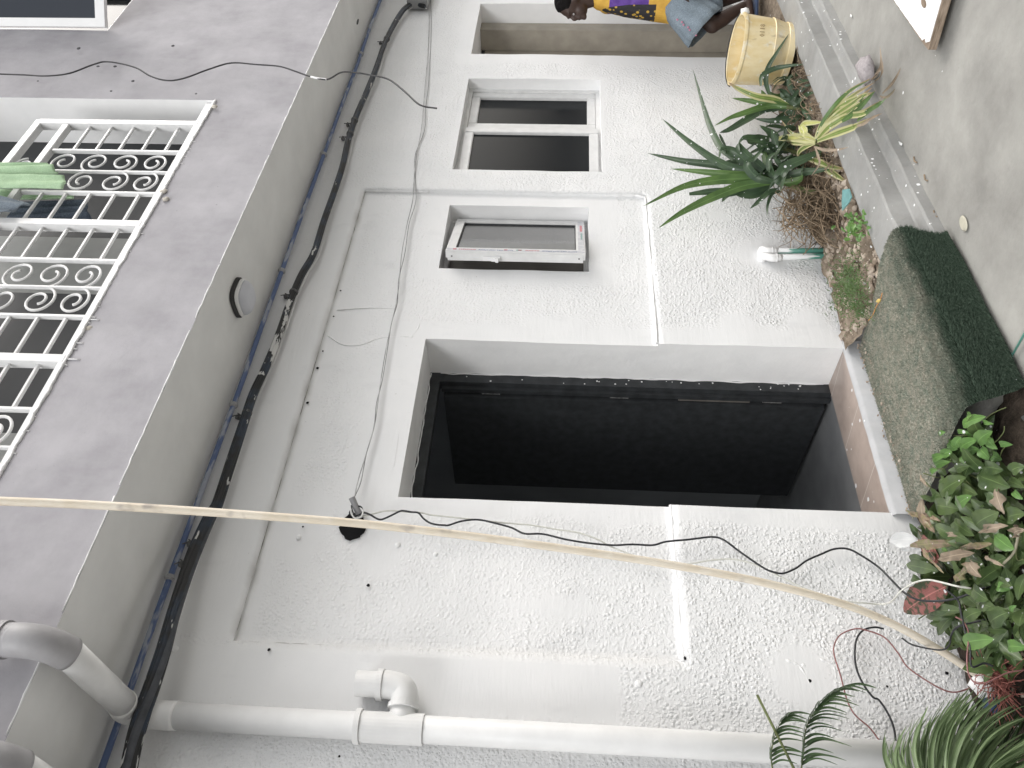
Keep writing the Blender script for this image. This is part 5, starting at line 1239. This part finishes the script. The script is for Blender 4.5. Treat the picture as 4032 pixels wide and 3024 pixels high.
# ------------------------------------------------------------------ plants left of the doorway
def gp_(px, py, h):
    p = oZ(px, py, -.10+h)
    if p.y > -.035: p = oY(px, py, -.035-.04*h)
    return p
z2 = lambda x, y: (3500+x*.3014, 1600+y*.3014); z3 = lambda x, y: (3500+x*.3014, 2050+y*.3014)
def leafset(name, e, L, mat, zf, h=(.10, .16), fold=.10):
    bm = bmesh.new()
    for a, b, W in L:
        hb = rs.uniform(*h); A0 = gp_(*zf(*a), hb); B0 = gp_(*zf(*b), hb+rs.uniform(-.02, .03)); M0 = A0.lerp(B0, .5)+Vector((0, -.004, .010))
        d = (A0-CAM).dot(fw); w = W*.3014*d/F
        strap(bm, [A0, A0.lerp(M0, .5)+Vector((0, 0, .004)), M0, M0.lerp(B0, .5)+Vector((0, 0, .002)), B0], w*1.12, fold, rs.uniform(-.3, .3), 'curl' if 'dry' in name or 'olive' in name else 'leaf', 4)
    return mk(name, bm, mat, e, recalc=False)
vine = plant('creeping_vine', oZ(3780, 1760, -.1), 'bright green rounded-leaf creeper spilling over the corner of the turf mat', 'plant')
leafset('foliage', vine, [((1165, 480), (1355, 325), 165), ((1205, 535), (1335, 695), 140), ((930, 560), (1160, 430), 140), ((900, 560), (760, 450), 120), ((890, 540), (950, 400), 110), ((825, 590), (695, 665), 115), ((965, 255), (1270, 135), 135), ((1030, 270), (1200, 235), 100), ((1060, 400), (1180, 250), 90),
     ((900, 330), (1060, 345), 60), ((740, 340), (665, 390), 70), ((1450, 500), (1620, 500), 80), ((570, 700), (760, 640), 90), ((600, 780), (800, 720), 100), ((560, 880), (640, 830), 70), ((900, 1320), (1085, 1165), 130), ((1640, 1100), (1755, 1215), 90), ((1240, 210), (1370, 230), 60), ((980, 640), (1040, 760), 90), ((1040, 600), (1180, 560), 120), ((1300, 420), (1420, 560), 110), ((1150, 160), (1020, 90), 80), ((1360, 640), (1480, 700), 120), ((1240, 760), (1110, 850), 120)], L_VINE, z2, (.10, .16))
leafset('foliage', vine, [((1640, 375), (1375, 185), 175), ((980, 1600), (1380, 1545), 190), ((1420, 850), (1590, 900), 120), ((1620, 1200), (1670, 1110), 60), ((1560, 1640), (1800, 1660), 150), ((1000, 1500), (1130, 1490), 80), ((700, 370), (790, 380), 70)], L_VINE, z3, (.12, .2))
bm = bmesh.new()
for pts in (([(550, 785), (620, 815), (700, 820), (755, 790), (790, 720), (880, 610)]), ([(830, 370), (900, 385), (1030, 375)]), ([(1270, 160), (1330, 110), (1420, 60), (1530, 15)]), ([(1360, 490), (1430, 430), (1500, 335), (1510, 260)]), ([(1460, 800), (1450, 680), (1480, 580), (1515, 535)])):
    tube(bm, catmull([gp_(*z2(*q), .10) for q in pts], 5), .0018, 6)
tube(bm, catmull([gp_(*z3(*q), .12) for q in ((1740, 110), (1700, 260), (1660, 420), (1690, 520), (1760, 500))], 5), .0025, 6)
mk('stem', bm, M_STEM, vine, smooth=True)
shrub = plant('leafy_shrub', oZ(3860, 2150, -.1), 'dark glossy leafy ground shrub filling the bed left of the doorway', 'plant')
leafset('foliage', shrub, [((670, 1140), (1015, 925), 210), ((610, 1290), (930, 1345), 200), ((1180, 900), (1590, 1060), 260), ((1060, 720), (1200, 760), 120), ((880, 830), (1060, 780), 110), ((1260, 790), (1500, 830), 170), ((690, 930), (760, 1000), 90), ((560, 1150), (700, 1180), 140), ((1100, 1260), (1250, 1310), 110), ((1380, 1100), (1430, 1360), 160),
     ((1130, 1560), (1440, 1380), 230), ((1550, 1460), (1790, 1400), 190), ((850, 1500), (1050, 1640), 140), ((600, 1620), (820, 1560), 120), ((1600, 860), (1780, 780), 150), ((1560, 960), (1780, 1060), 120), ((820, 980), (960, 1240), 160), ((960, 1060), (1160, 1150), 150)], L_BUSH, z2, (.09, .16))
leafset('foliage', shrub, [((650, 660), (225, 570), 160), ((560, 560), (260, 470), 130), ((960, 1175), (425, 1190), 160), ((880, 1240), (480, 1260), 120), ((860, 1240), (640, 1500), 130), ((1210, 1180), (970, 1310), 150), ((1320, 1340), (1600, 1180), 230), ((300, 740), (430, 790), 90), ((600, 60), (1100, 300), 150), ((850, 0), (1120, 200), 150), ((1000, 480), (1240, 560), 150),
     ((1100, 420), (1250, 600), 130), ((1530, 480), (1360, 620), 170), ((1100, 880), (1300, 1040), 200), ((1180, 700), (1330, 850), 150), ((1420, 780), (1600, 860), 130), ((1000, 950), (1180, 1120), 170), ((760, 380), (960, 330), 110), ((1180, 1080), (1420, 1150), 150), ((1080, 1420), (1350, 1350), 150), ((830, 1420), (950, 1340), 110)], L_BUSH, z3, (.09, .17))
rs = random.Random(77)
poly = [(3660, 2020), (3700, 1930), (3740, 1840), (3790, 1760), (3830, 1690), (3880, 1700), (3950, 1830), (4045, 1850), (4045, 2620), (3930, 2640), (3800, 2560), (3720, 2450), (3650, 2330), (3640, 2150)]
def inside(x, y):
    c = False; j = len(poly)-1
    for i in range(len(poly)):
        if (poly[i][1] > y) != (poly[j][1] > y) and x < (poly[j][0]-poly[i][0])*(y-poly[i][1])/(poly[j][1]-poly[i][1])+poly[i][0]: c = not c
        j = i
    return c
bm = bmesh.new(); k = 0
while k < 430:
    x, y = rs.uniform(3600, 4050), rs.uniform(1680, 2640)
    if not inside(x, y): continue
    h = rs.uniform(.0, .105); A0 = gp_(x, y, h); L = rs.uniform(.06, .125); d = Vector((rs.uniform(-1, 1), rs.uniform(-.9, .5), rs.uniform(-.3, .7))).normalized()*L
    if A0.y+d.y > -.02: d.y = -abs(d.y)
    strap(bm, [A0, A0+d*.5+Vector((0, 0, .006)), A0+d], L*rs.uniform(.34, .5), .14, rs.uniform(-.8, .8), 'leaf', 6); k += 1
mk('foliage', bm, L_BUSH, shrub, recalc=False)
bm = bmesh.new()
for k in range(70):
    x, y = rs.uniform(3700, 4040), rs.uniform(1850, 2640)
    if not inside(x, y): continue
    A0 = gp_(x, y, 0); tube(bm, catmull([A0, A0+Vector((rs.uniform(-.04, .04), rs.uniform(-.03, .02), .05)), A0+Vector((rs.uniform(-.07, .07), rs.uniform(-.05, .0), .11))], 4), .0022, 5)
mk('stem', bm, M_STEM, shrub, smooth=True)
crot = plant('red_leaved_plant', oZ(3760, 2350, -.1), 'plant with big red mottled leaves and curling yellowish ones by the wall', 'plant')
leafset('red_leaf', crot, [((770, 850), (195, 1195), 360)], L_RED, z3, (.16, .17), .08)
leafset('red_leaf', crot, [((700, 610), (380, 130), 150)], L_RED, z3, (.12, .13))
leafset('olive_leaf', crot, [((880, 290), (270, 330), 170), ((1350, 300), (900, 380), 110), ((1160, 560), (870, 800), 170), ((430, 340), (720, 690), 60)], L_OLIVE, z3, (.17, .18))
leafset('dry_leaf', crot, [((1120, 420), (640, 510), 150), ((1260, 460), (1515, 600), 60), ((1060, 540), (1210, 740), 160), ((1640, 180), (1770, 120), 160), ((900, 200), (760, 170), 70)], L_DRY, z3, (.19, .20))
leafset('dry_leaf', crot, [((1560, 1560), (1165, 1650), 130), ((1420, 1065), (1510, 1410), 170), ((440, 1210), (480, 1610), 110), ((420, 890), (520, 1060), 50)], L_DRY, z2, (.15, .16))
leafset('olive_leaf', crot, [((560, 1480), (210, 1360), 80), ((450, 1380), (600, 1650), 120), ((560, 1440), (680, 1500), 60)], L_OLIVE, z2, (.14, .15))
mkw = leafmat('whitewashed_leaf', (.66, .67, .67), (.74, .75, .75), splat=0)
leafset('whitewashed_leaf', crot, [((370, 240), (10, 270), 190), ((280, 380), (150, 375), 50)], mkw, z3, (.14, .15))
bm = bmesh.new(); tube(bm, catmull([gp_(*z3(*q), .06) for q in ((920, 860), (960, 960), (1000, 1060), (1030, 1150))], 4), .010, 8); tube(bm, catmull([gp_(*z3(*q), .14) for q in ((1700, 120), (1640, 400), (1500, 560))], 4), .004, 8); mk('stem', bm, plain('pale_stem', (.28, .26, .19), .8, .2, .2, 30), crot, smooth=True)
# red fibrous tuft
tf = bmesh.new(); c = oZ(3965, 2668, -.06)
for k in range(190):
    a = rs.uniform(0, 6.28); e_ = rs.uniform(-.1, 1.3); L = rs.uniform(.05, .14); d = Vector((math.cos(a)*math.cos(e_), math.sin(a)*math.cos(e_), math.sin(e_)))*L
    s0 = c+Vector((rs.gauss(0, .03), rs.gauss(0, .025), 0)); tube(tf, catmull([s0, s0+d*.5+Vector((0, 0, .01)), s0+d+Vector((rs.uniform(-.03, .03), 0, -.03))], 3), .0014, 4)
tag(mk('red_fibre_tuft', tf, plain('red_fibre', (.30, .12, .10), .8, .2, .35, 60), smooth=True), 'tuft of reddish fibres at the foot of the cream pipe beside the palm', 'tuft')
bm = bmesh.new(); blob(bm, oZ(3880, 2700, -.06), .05, 4, .8); tag(mk('white_rag', bm, M_PAINT, smooth=True), 'crumpled white scrap under the foot of the cream pipe', 'rag')
bm = bmesh.new(); blob(bm, oZ(3905, 2765, -.07), .035, 9, .8); tag(mk('plastic_disc', bm, plain('navy_plastic', (.03, .06, .16), .4, .4), smooth=True), 'small dark blue plastic cap half hidden under the palm leaflets', 'cap')

# ------------------------------------------------------------------ palms
z4 = lambda x, y: (3000+x*.4665, 2550+y*.4665)
pal = plant('areca_palm', Vector((.75, -.38, -.12)), 'large dense palm frond fanning up at the lower corner next to the drain pipe', 'palm', 'young palms by the drain pipe')
def frond(parent, bases, tips, n, y0, y1, W, mat, bend=.15, jit=25, seed=0, mname='leaflets'):
    r_ = random.Random(seed); bm = bmesh.new()
    def at_(L, t): t = t*(len(L)-1); i = min(int(t), len(L)-2); f = t-i; return (L[i][0]*(1-f)+L[i+1][0]*f, L[i][1]*(1-f)+L[i+1][1]*f)
    for k in range(n):
        t = (k+r_.random()*.8)/n; b = at_(bases, t); e = at_(tips, t); e = (e[0]+r_.gauss(0, jit), e[1]+r_.gauss(0, jit)); b = (b[0]+r_.gauss(0, 30), b[1]+r_.gauss(0, 14))
        dx, dy = e[0]-b[0], e[1]-b[1]; bb = bend*r_.uniform(.4, 1.4)
        yy = r_.uniform(y0, y0-.06)
        P = []
        for i in range(5):
            u = i/4; off = bb*math.sin(math.pi*u)*.8
            q = (b[0]+dx*u-dy*off*-1, b[1]+dy*u+dx*off*-1); P.append(oY(*z4(*q), yy+(y1-y0)*u+r_.uniform(-.004, .004)))
        strap(bm, P, W*r_.uniform(.75, 1.2), .22, r_.uniform(-1.1, 1.1), 'grass', 4)
    return mk(mname, bm, mat, parent, recalc=False)
frond(pal, [(1100, 1090), (1200, 1080), (1330, 1085), (1400, 1090), (1480, 1100), (1600, 1110), (1750, 1120)], [(1010, 740), (1190, 760), (1340, 600), (1560, 420), (1800, 380), (2080, 420), (2300, 640)], 52, -.42, -.34, .016, L_PALM, .16, 34, 1)
frond(pal, [(1150, 1100), (1300, 1110), (1500, 1130), (1700, 1150), (1900, 1130)], [(985, 900), (1380, 650), (1700, 400), (2000, 560), (2320, 900)], 46, -.36, -.30, .013, L_PALM, .12, 50, 2)
frond(pal, [(1500, 1100), (1700, 1100), (1900, 1080), (2100, 1060)], [(1720, 380), (1980, 380), (2200, 450), (2330, 560)], 60, -.28, -.22, .011, L_PALMD, .10, 50, 3, 'dark_leaflets')  # a further frond with darker leaflets
frond(pal, [(1900, 1040), (1960, 1080), (2080, 1120)], [(2300, 700), (2330, 860), (2330, 1000)], 24, -.5, -.46, .015, L_PALM, .05, 30, 4)
bm = bmesh.new(); tube(bm, catmull([oY(*z4(1020, 1120), -.44), oY(*z4(1400, 1085), -.44), oY(*z4(1750, 1120), -.44), oY(*z4(2000, 1200), -.42)]), .006, 8); mk('rachis', bm, M_STEM, pal, smooth=True)
sp_ = plant('areca_palm', Vector((.8, -.3, -.12)), 'slender young palm with two thin arching fronds in front of the drain pipe', 'palm', 'young palms by the drain pipe')
r1 = [(330, 1040), (350, 900), (370, 700), (430, 560), (520, 450), (640, 370), (760, 345)]
r2_ = [(90, 1040), (80, 900), (110, 740), (170, 620), (270, 540)]
rs = random.Random(8)
for rr, side, nn, Ls in ((r1, 1, 24, 1.0), (r2_, 1, 12, .8)):
    C4 = catmull([Vector((x, y, 0)) for x, y in rr], 8); bm = bmesh.new()
    tube(bm, [oY(*z4(p.x, p.y), -.38) for p in C4], [.0022*(1.2-i/len(C4)) for i in range(len(C4))], 6); mk('rachis', bm, M_STEM, sp_, smooth=True)
    bm = bmesh.new()
    for k in range(nn):
        i = 3+int((len(C4)-6)*k/nn); p = C4[i]; tg = (C4[i+1]-C4[i-1]).normalized()
        for s_i, (cx, cy, LL) in enumerate(((1, -.10, 430), (.35, -.9, 170))):
            L = LL*Ls*rs.uniform(.6, 1.05)*(1-.35*k/nn)*(1.0 if s_i == 0 else .7)
            d = Vector((cx, cy, 0)).normalized()
            if s_i == 1: d = (tg*.9+Vector((-.15, -.1, 0))).normalized()
            e = p+d*L; mid = p+d*L*.45+Vector((0, -L*.14, 0)); e.y += L*.10*rs.random()
            P = [oY(*z4(q.x, q.y), -.38-.03*j) for j, q in enumerate((p, p.lerp(mid, .5)+Vector((0, -L*.05, 0)), mid, mid.lerp(e, .5)+Vector((0, -L*.02, 0)), e))]
            strap(bm, P, .0085*rs.uniform(.8, 1.3), .2, rs.uniform(-.4, .4), 'grass', 4)
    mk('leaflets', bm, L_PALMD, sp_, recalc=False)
bm = bmesh.new(); tube(bm, [oY(*z4(-40, 400), -.45), oY(*z4(100, 680), -.45), oY(*z4(290, 1060), -.45)], .0042, 8); mk('spear', bm, M_STEM, sp_, smooth=True)
bm = bmesh.new(); tube(bm, [oY(*z4(300, 1050), -.40), Vector((.78, -.32, .1)), Vector((.8, -.3, -.12))], .008, 8); mk('trunk', bm, M_STEM, sp_, smooth=True)

# ------------------------------------------------------------------ person at the side doorway
pe = empty('person', (6.5, -.12, 0), 'person side-on at the far doorway in yellow and purple shirt and baggy pale blue shorts', 'person')
PD = 6.15                                   # distance of the person from the camera
rh_ = Vector((rt.x, rt.y, 0)).normalized(); fh_ = Vector((-rh_.y, rh_.x, 0))
org = CAM+ray(2925, 10)*(PD/F); org.z = -.03
PM = Matrix((rh_, fh_, Vector((0, 0, 1)))).transposed().to_4x4(); PM.translation = org; PMI = PM.inverted()
pe.location = (0, 0, 0); bpy.context.view_layer.update()
def pp(px, py, dy=0): return PMI@(CAM+ray(px, py)*(PD/F))+Vector((0, dy, 0))
def capsule(bm, a, b, ra, rb, seg=16):
    a, b = Vector(a), Vector(b); n = 8
    P = []; rr = []
    d = (b-a).normalized()
    for k in range(5): t = math.pi/2*(1-k/4); P.append(a-d*ra*math.sin(t)*.98); rr.append(max(.0015, ra*math.cos(t)))
    for k in range(1, 5): P.append(a.lerp(b, k/5)); rr.append(ra+(rb-ra)*k/5)
    for k in range(5): t = math.pi/2*k/4; P.append(b+d*rb*math.sin(t)*.98); rr.append(max(.0015, rb*math.cos(t)))
    tube(bm, P, rr, seg)
def ell(bm, c, r, rot=None):
    res = bmesh.ops.create_uvsphere(bm, u_segments=20, v_segments=14, radius=1)
    for v in res['verts']:
        q = Vector((v.co.x*r[0], v.co.y*r[1], v.co.z*r[2])); v.co = Vector(c)+(rot@q if rot else q)
def fuse(name, bm, mat, parent, vox=.010, sm=6):
    o = mk(name, bm, mat, parent); md = o.modifiers.new('r', 'REMESH'); md.mode = 'VOXEL'; md.voxel_size = vox; md.use_smooth_shade = True
    ms_ = o.modifiers.new('s', 'SMOOTH'); ms_.iterations = sm; ms_.factor = .5
    bpy.context.view_layer.update(); dg = bpy.context.evaluated_depsgraph_get(); me = bpy.data.meshes.new_from_object(o.evaluated_get(dg)); o.modifiers.clear(); o.data = me
    for p in me.polygons: p.use_smooth = True
    return o
M_SKIN = plain('dark_skin', (.050, .030, .024), .5, .35, .12, 30); M_HAIR = plain('black_hair', (.010, .009, .009), .9, .1, .3, 200, 1, 220)
hd = pp(2255, 20); W_ = -1  # faces toward -x
rh = Matrix.Rotation(R(-12), 3, 'Y')
bm = bmesh.new()
ell(bm, hd+Vector((.01, 0, .02)), (.098, .076, .095), rh); ell(bm, hd+Vector((-.035, 0, -.055)), (.062, .058, .058), rh)   # skull, jaw
ell(bm, hd+Vector((-.088, 0, -.090)), (.024, .026, .020), rh)                                             # chin
ell(bm, hd+Vector((-.100, 0, -.018)), (.022, .016, .026), rh); ell(bm, hd+Vector((-.090, 0, -.002)), (.014, .010, .030), rh)   # nose
ell(bm, hd+Vector((-.098, 0, -.052)), (.016, .026, .009), rh); ell(bm, hd+Vector((-.094, 0, -.068)), (.015, .024, .009), rh)   # lips
ell(bm, hd+Vector((-.078, 0, .030)), (.022, .050, .014), rh)                                              # brow
for s in (-1, 1): ell(bm, hd+Vector((.012, s*.078, -.018)), (.018, .010, .030), rh)                      # ears
nk = pp(2338, -6)
capsule(bm, hd+Vector((.02, 0, -.06)), nk, .055, .058)
sh = pp(2385, -18); ch = pp(2470, -12); be_ = pp(2590, 8); hp_ = pp(2668, -5)
capsule(bm, sh, ch, .10, .125); capsule(bm, ch, be_, .125, .12); capsule(bm, be_, hp_, .12, .13)
for s in (-1, 1):
    a = sh+Vector((.01, s*.165, -.02)); 
    capsule(bm, sh, a, .07, .058)
    el_ = a+Vector((.05, s*.05, -.29)); wr = el_+Vector((-.10, -s*.03, -.22)); 
    capsule(bm, a, el_, .050, .038); capsule(bm, el_, wr, .037, .025)
    pm = wr+Vector((-.03, 0, -.05)); ell(bm, pm, (.020, .040, .050))
    for f, (fy, L) in enumerate(((-.030, .065), (-.010, .075), (.010, .070), (.029, .055))):
        q = pm+Vector((-.012, fy, -.040)); q2 = q+Vector((-.010, 0, -L*.5)); capsule(bm, q, q2, .0095, .009, 10); capsule(bm, q2, q2+Vector((.006, 0, -L*.45)), .009, .008, 10)
    q = pm+Vector((-.02, -s*.032, .005)); capsule(bm, q, q+Vector((-.03, -s*.018, -.040)), .012, .010, 10)
kn1 = pp(2800, 112, -.05); an1 = pp(2922, 30, -.02); kn2 = pp(2815, -15, .08); an2 = pp(2935, -45, .12)
h1_, h2_ = hp_+Vector((0, -.07, -.02)), hp_+Vector((0, .09, -.02))
for h_, k_, a_ in ((h1_, kn1, an1), (h2_, kn2, an2)):
    capsule(bm, h_, k_, .085, .058); capsule(bm, k_, k_.lerp(a_, .35), .054, .056); capsule(bm, k_.lerp(a_, .35), a_, .056, .034)
    ft = a_+Vector((-.02, 0, -.06)); capsule(bm, a_+Vector((.03, 0, -.04)), ft+Vector((-.10, 0, -.012)), .034, .026); 
    for f in range(5): capsule(bm, ft+Vector((-.10, -.030+f*.015, -.016)), ft+Vector((-.135+abs(f-1)*.006, -.032+f*.016, -.022)), .010, .009, 8)
body = fuse('body', bm, M_SKIN, pe, .008, 3)
bm = bmesh.new()
for s in (-1, 1):
    p = hd+rh@Vector((-.083, s*.031, .008)); ell(bm, p, (.009, .011, .008))
mk('eyes', bm, plain('eye', (.35, .33, .32), .2, .5), pe, smooth=True)
bm = bmesh.new(); r_ = random.Random(3)
ell(bm, hd+Vector((.030, 0, .045)), (.105, .088, .088), rh); ell(bm, hd+Vector((.060, 0, .005)), (.075, .080, .075), rh)
for k in range(160):
    a, b = r_.uniform(0, 6.28), r_.uniform(-.2, 1.5); d = Vector((math.cos(a)*math.cos(b), math.sin(a)*math.cos(b), math.sin(b)))
    if d.x < -.72: continue
    ell(bm, hd+Vector((.030, 0, .045))+Vector((d.x*.100, d.y*.084, d.z*.084)), (.013, .013, .013))
fuse('hair', bm, M_HAIR, pe, .007, 2)
ks = NT('jersey', .6, .3); sx_ = ks.n.new('ShaderNodeSeparateXYZ'); ks.L(ks.tc.outputs['Object'], sx_.inputs[0])
zt, zb2, zc2 = pp(2397, 30).z, pp(2548, 40).z, pp(2562, 40).z
purple = ks.math('MULTIPLY', ks.math('LESS_THAN', sx_.outputs[2], zt), ks.math('GREATER_THAN', sx_.outputs[2], zb2))
cy = ks.mix(ks.ramp(ks.noise(9, 3), [(.35, 0), (.65, 1)]), (.52, .30, .05), (.68, .42, .08))
cp = ks.mix(ks.ramp(ks.noise(14, 3), [(.4, 0), (.7, 1)]), (.085, .035, .22), (.16, .08, .36))
c = ks.mix(purple, cy, cp)
front = ks.math('LESS_THAN', sx_.outputs[0], pp(2470, 42).x)
dk = ks.mix(ks.ramp(ks.vor(26), [(.25, 0), (.35, 1)]), (.50, .32, .06), (.03, .028, .03))
band = ks.math('MULTIPLY', front, ks.math('GREATER_THAN', sx_.outputs[2], zc2-.03))
c = ks.mix(band, c, dk); ks.col(c); ks.bump(ks.noise(16, 4, .6, ks.vec((1, 1, .35))), .6, .02)
bm = bmesh.new(); capsule(bm, sh+Vector((0, 0, .02)), ch, .112, .142); capsule(bm, ch, be_, .142, .140); capsule(bm, be_, hp_+Vector((-.03, 0, .02)), .142, .152); capsule(bm, be_, be_+Vector((-.05, 0, -.06)), .12, .10)
for s in (-1, 1):
    a = sh+Vector((.01, s*.165, -.02)); capsule(bm, sh, a, .085, .072); capsule(bm, a, a+Vector((.035, s*.03, -.18)), .072, .075)
fuse('shirt', bm, ks.m, pe, .010, 3)
M_SHORT = clothmat('faded_denim', (.17, .21, .25), (.27, .32, .36)); M_SHORT.node_tree.nodes['Principled BSDF'].inputs['Roughness'].default_value = .9
def garment(bm, P, rr, folds, amp, seg=44, seed=0):
    P = catmull(P, 4); n = len(P); rings = []
    t0 = (P[1]-P[0]).normalized(); u = t0.cross(Vector((0, 1, 0))).normalized()
    for i in range(n):
        t = (P[min(i+1, n-1)]-P[max(i-1, 0)]).normalized(); u = (u-t*u.dot(t)).normalized(); v = t.cross(u); f = i/(n-1); r0 = rr[0]+(rr[1]-rr[0])*f
        rings.append([bm.verts.new(P[i]+(u*math.cos(a)*1.05+v*math.sin(a)*.9)*r0*(1+amp*f*math.sin(a*folds+seed+2*f)+.05*nz(a*2, f*4, seed))) for a in [2*math.pi*k/seg for k in range(seg)]])
    for a, b in zip(rings, rings[1:]):
        for k in range(seg): bm.faces.new((a[k], a[(k+1) % seg], b[(k+1) % seg], b[k]))
bm = bmesh.new()
garment(bm, [hp_+Vector((0, 0, .10)), hp_, pp(2700, 0, 0)], (.150, .150), 5, .02)
garment(bm, [hp_+Vector((-.03, -.06, .03)), pp(2705, 62, -.05), pp(2772, 126, -.06)], (.125, .165), 9, .05, 44, 1)
garment(bm, [hp_+Vector((.02, .09, .03)), pp(2740, 0, .08), pp(2835, -10, .08)], (.125, .135), 8, .05, 44, 2)
o = mk('shorts', bm, M_SHORT, pe, smooth=True); md = o.modifiers.new('s', 'SOLIDIFY'); md.thickness = .006
bm = bmesh.new(); r_ = random.Random(9)
for k in range(7):
    q = pp(2655+12*k+6*(k%2), 112+10*k, -.15); blob(bm, q, .008, k)
mk('embroidery', bm, plain('pink_thread', (.5, .22, .30), .8, .1), pe, smooth=True)
bm = bmesh.new()
for a_ in (an1, an2):
    ft = a_+Vector((-.02, 0, -.06)); box(bm, ft+Vector((-.16, -.045, -.050)), ft+Vector((.10, .045, -.030)), .010); tube(bm, catmull([ft+Vector((-.07, -.046, -.03)), ft+Vector((-.07, -.02, .020)), ft+Vector((-.07, .02, .020)), ft+Vector((-.07, .046, -.03))]), .009, 8)
mk('sandals', bm, plain('blue_sandal', (.06, .085, .15), .5, .3), pe, smooth=False)
pe.matrix_world = PM
# ------------------------------------------------------------------ house across the yard, seen only as a reflection in the small window
nh = empty('neighbour_house', (13, -1, 0), 'white neighbouring house with yellow window surrounds, mirrored in the small open window', 'house')
bm = bmesh.new(); box(bm, (13, -3.2, -.15), (17, 1.5, 6)); mk('wall', bm, plain('white_wall', (.72, .72, .70), .8, .2), nh)
for y0, y1 in ((-.9, -.2), (-2.4, -1.6)):
    for z0, z1 in ((1.0, 2.3), (3.6, 4.8)):
        bm = bmesh.new(); box(bm, (12.94, y0, z0), (12.995, y1, z1), .01); f_ = mk('window', bm, plain('yellow_surround', (.55, .42, .18), .7, .2), nh)
        bm = bmesh.new(); box(bm, (12.92, y0+.1, z0+.1), (12.938, y1-.1, z1-.1)); mk('pane', bm, M_GLASS, f_)

# unseen house added behind the camera to block low sky and bounce light
oh = empty('added_opposite_house', (2, -9.5, 0), 'plain single storey pale house, unseen, added facing the stuccoed wall to block low sky', 'house')
bm = bmesh.new(); box(bm, (-9, -13.5, -.15), (16, -9.5, 3.4)); mk('wall', bm, plain('pale_wall', (.66, .66, .65), .8, .2), oh)
bm = bmesh.new(); box(bm, (-9.3, -13.8, 3.4), (16.3, -9.2, 3.55)); mk('roof', bm, plain('roof_slab', (.25, .24, .23), .8, .2), oh)
for x_ in (-6, -2, 2, 6, 10):
    bm = bmesh.new(); box(bm, (x_, -9.502, 1.0), (x_+1.3, -9.46, 2.2)); f_ = mk('window', bm, M_UPVC, oh); bm = bmesh.new(); box(bm, (x_+.08, -9.459, 1.08), (x_+1.22, -9.45, 2.12)); mk('pane', bm, M_GLASS, f_)

# every loose piece its own part
def split_loose(o):
    me = o.data; bm = bmesh.new(); bm.from_mesh(me); bm.verts.ensure_lookup_table(); seen = set(); isl = []
    for v in bm.verts:
        if v.index in seen: continue
        st = [v]; seen.add(v.index); g = []
        while st:
            q = st.pop(); g.append(q.index)
            for e in q.link_edges:
                w_ = e.other_vert(q)
                if w_.index not in seen: seen.add(w_.index); st.append(w_)
        isl.append(set(g))
    bm.free()
    if len(isl) < 2: return
    for g in isl:
        b2 = bmesh.new(); b2.from_mesh(me); b2.verts.ensure_lookup_table()
        bmesh.ops.delete(b2, geom=[v for v in b2.verts if v.index not in g], context='VERTS')
        m2 = bpy.data.meshes.new(me.name); b2.to_mesh(m2); b2.free()
        for mt_ in me.materials: m2.materials.append(mt_)
        c = bpy.data.objects.new(o.name.split('.')[0], m2); COL.objects.link(c); c.parent = o.parent; c.matrix_parent_inverse = o.matrix_parent_inverse
    bpy.data.objects.remove(o)
for o in [o for o in bpy.data.objects if o.type == 'MESH' and o.name.split('.')[0] in ('plaster_chip', 'plaster_lump', 'plaster_ridge', 'printed_mark', 'drill_hole', 'fixing_hole', 'seam', 'embroidery', 'eyes', 'dry_leaf', 'olive_leaf', 'whitewashed_leaf')
          or o.name.split('.')[0] == 'screw' or (o.type == 'MESH' and o.name.startswith('stem') and o.parent and o.parent.name.split('.')[0] in ('strap_leaf_plant', 'creeping_vine', 'red_leaved_plant'))]:
    if o.name.startswith('eyes'): o.name = 'eye'
    split_loose(o)
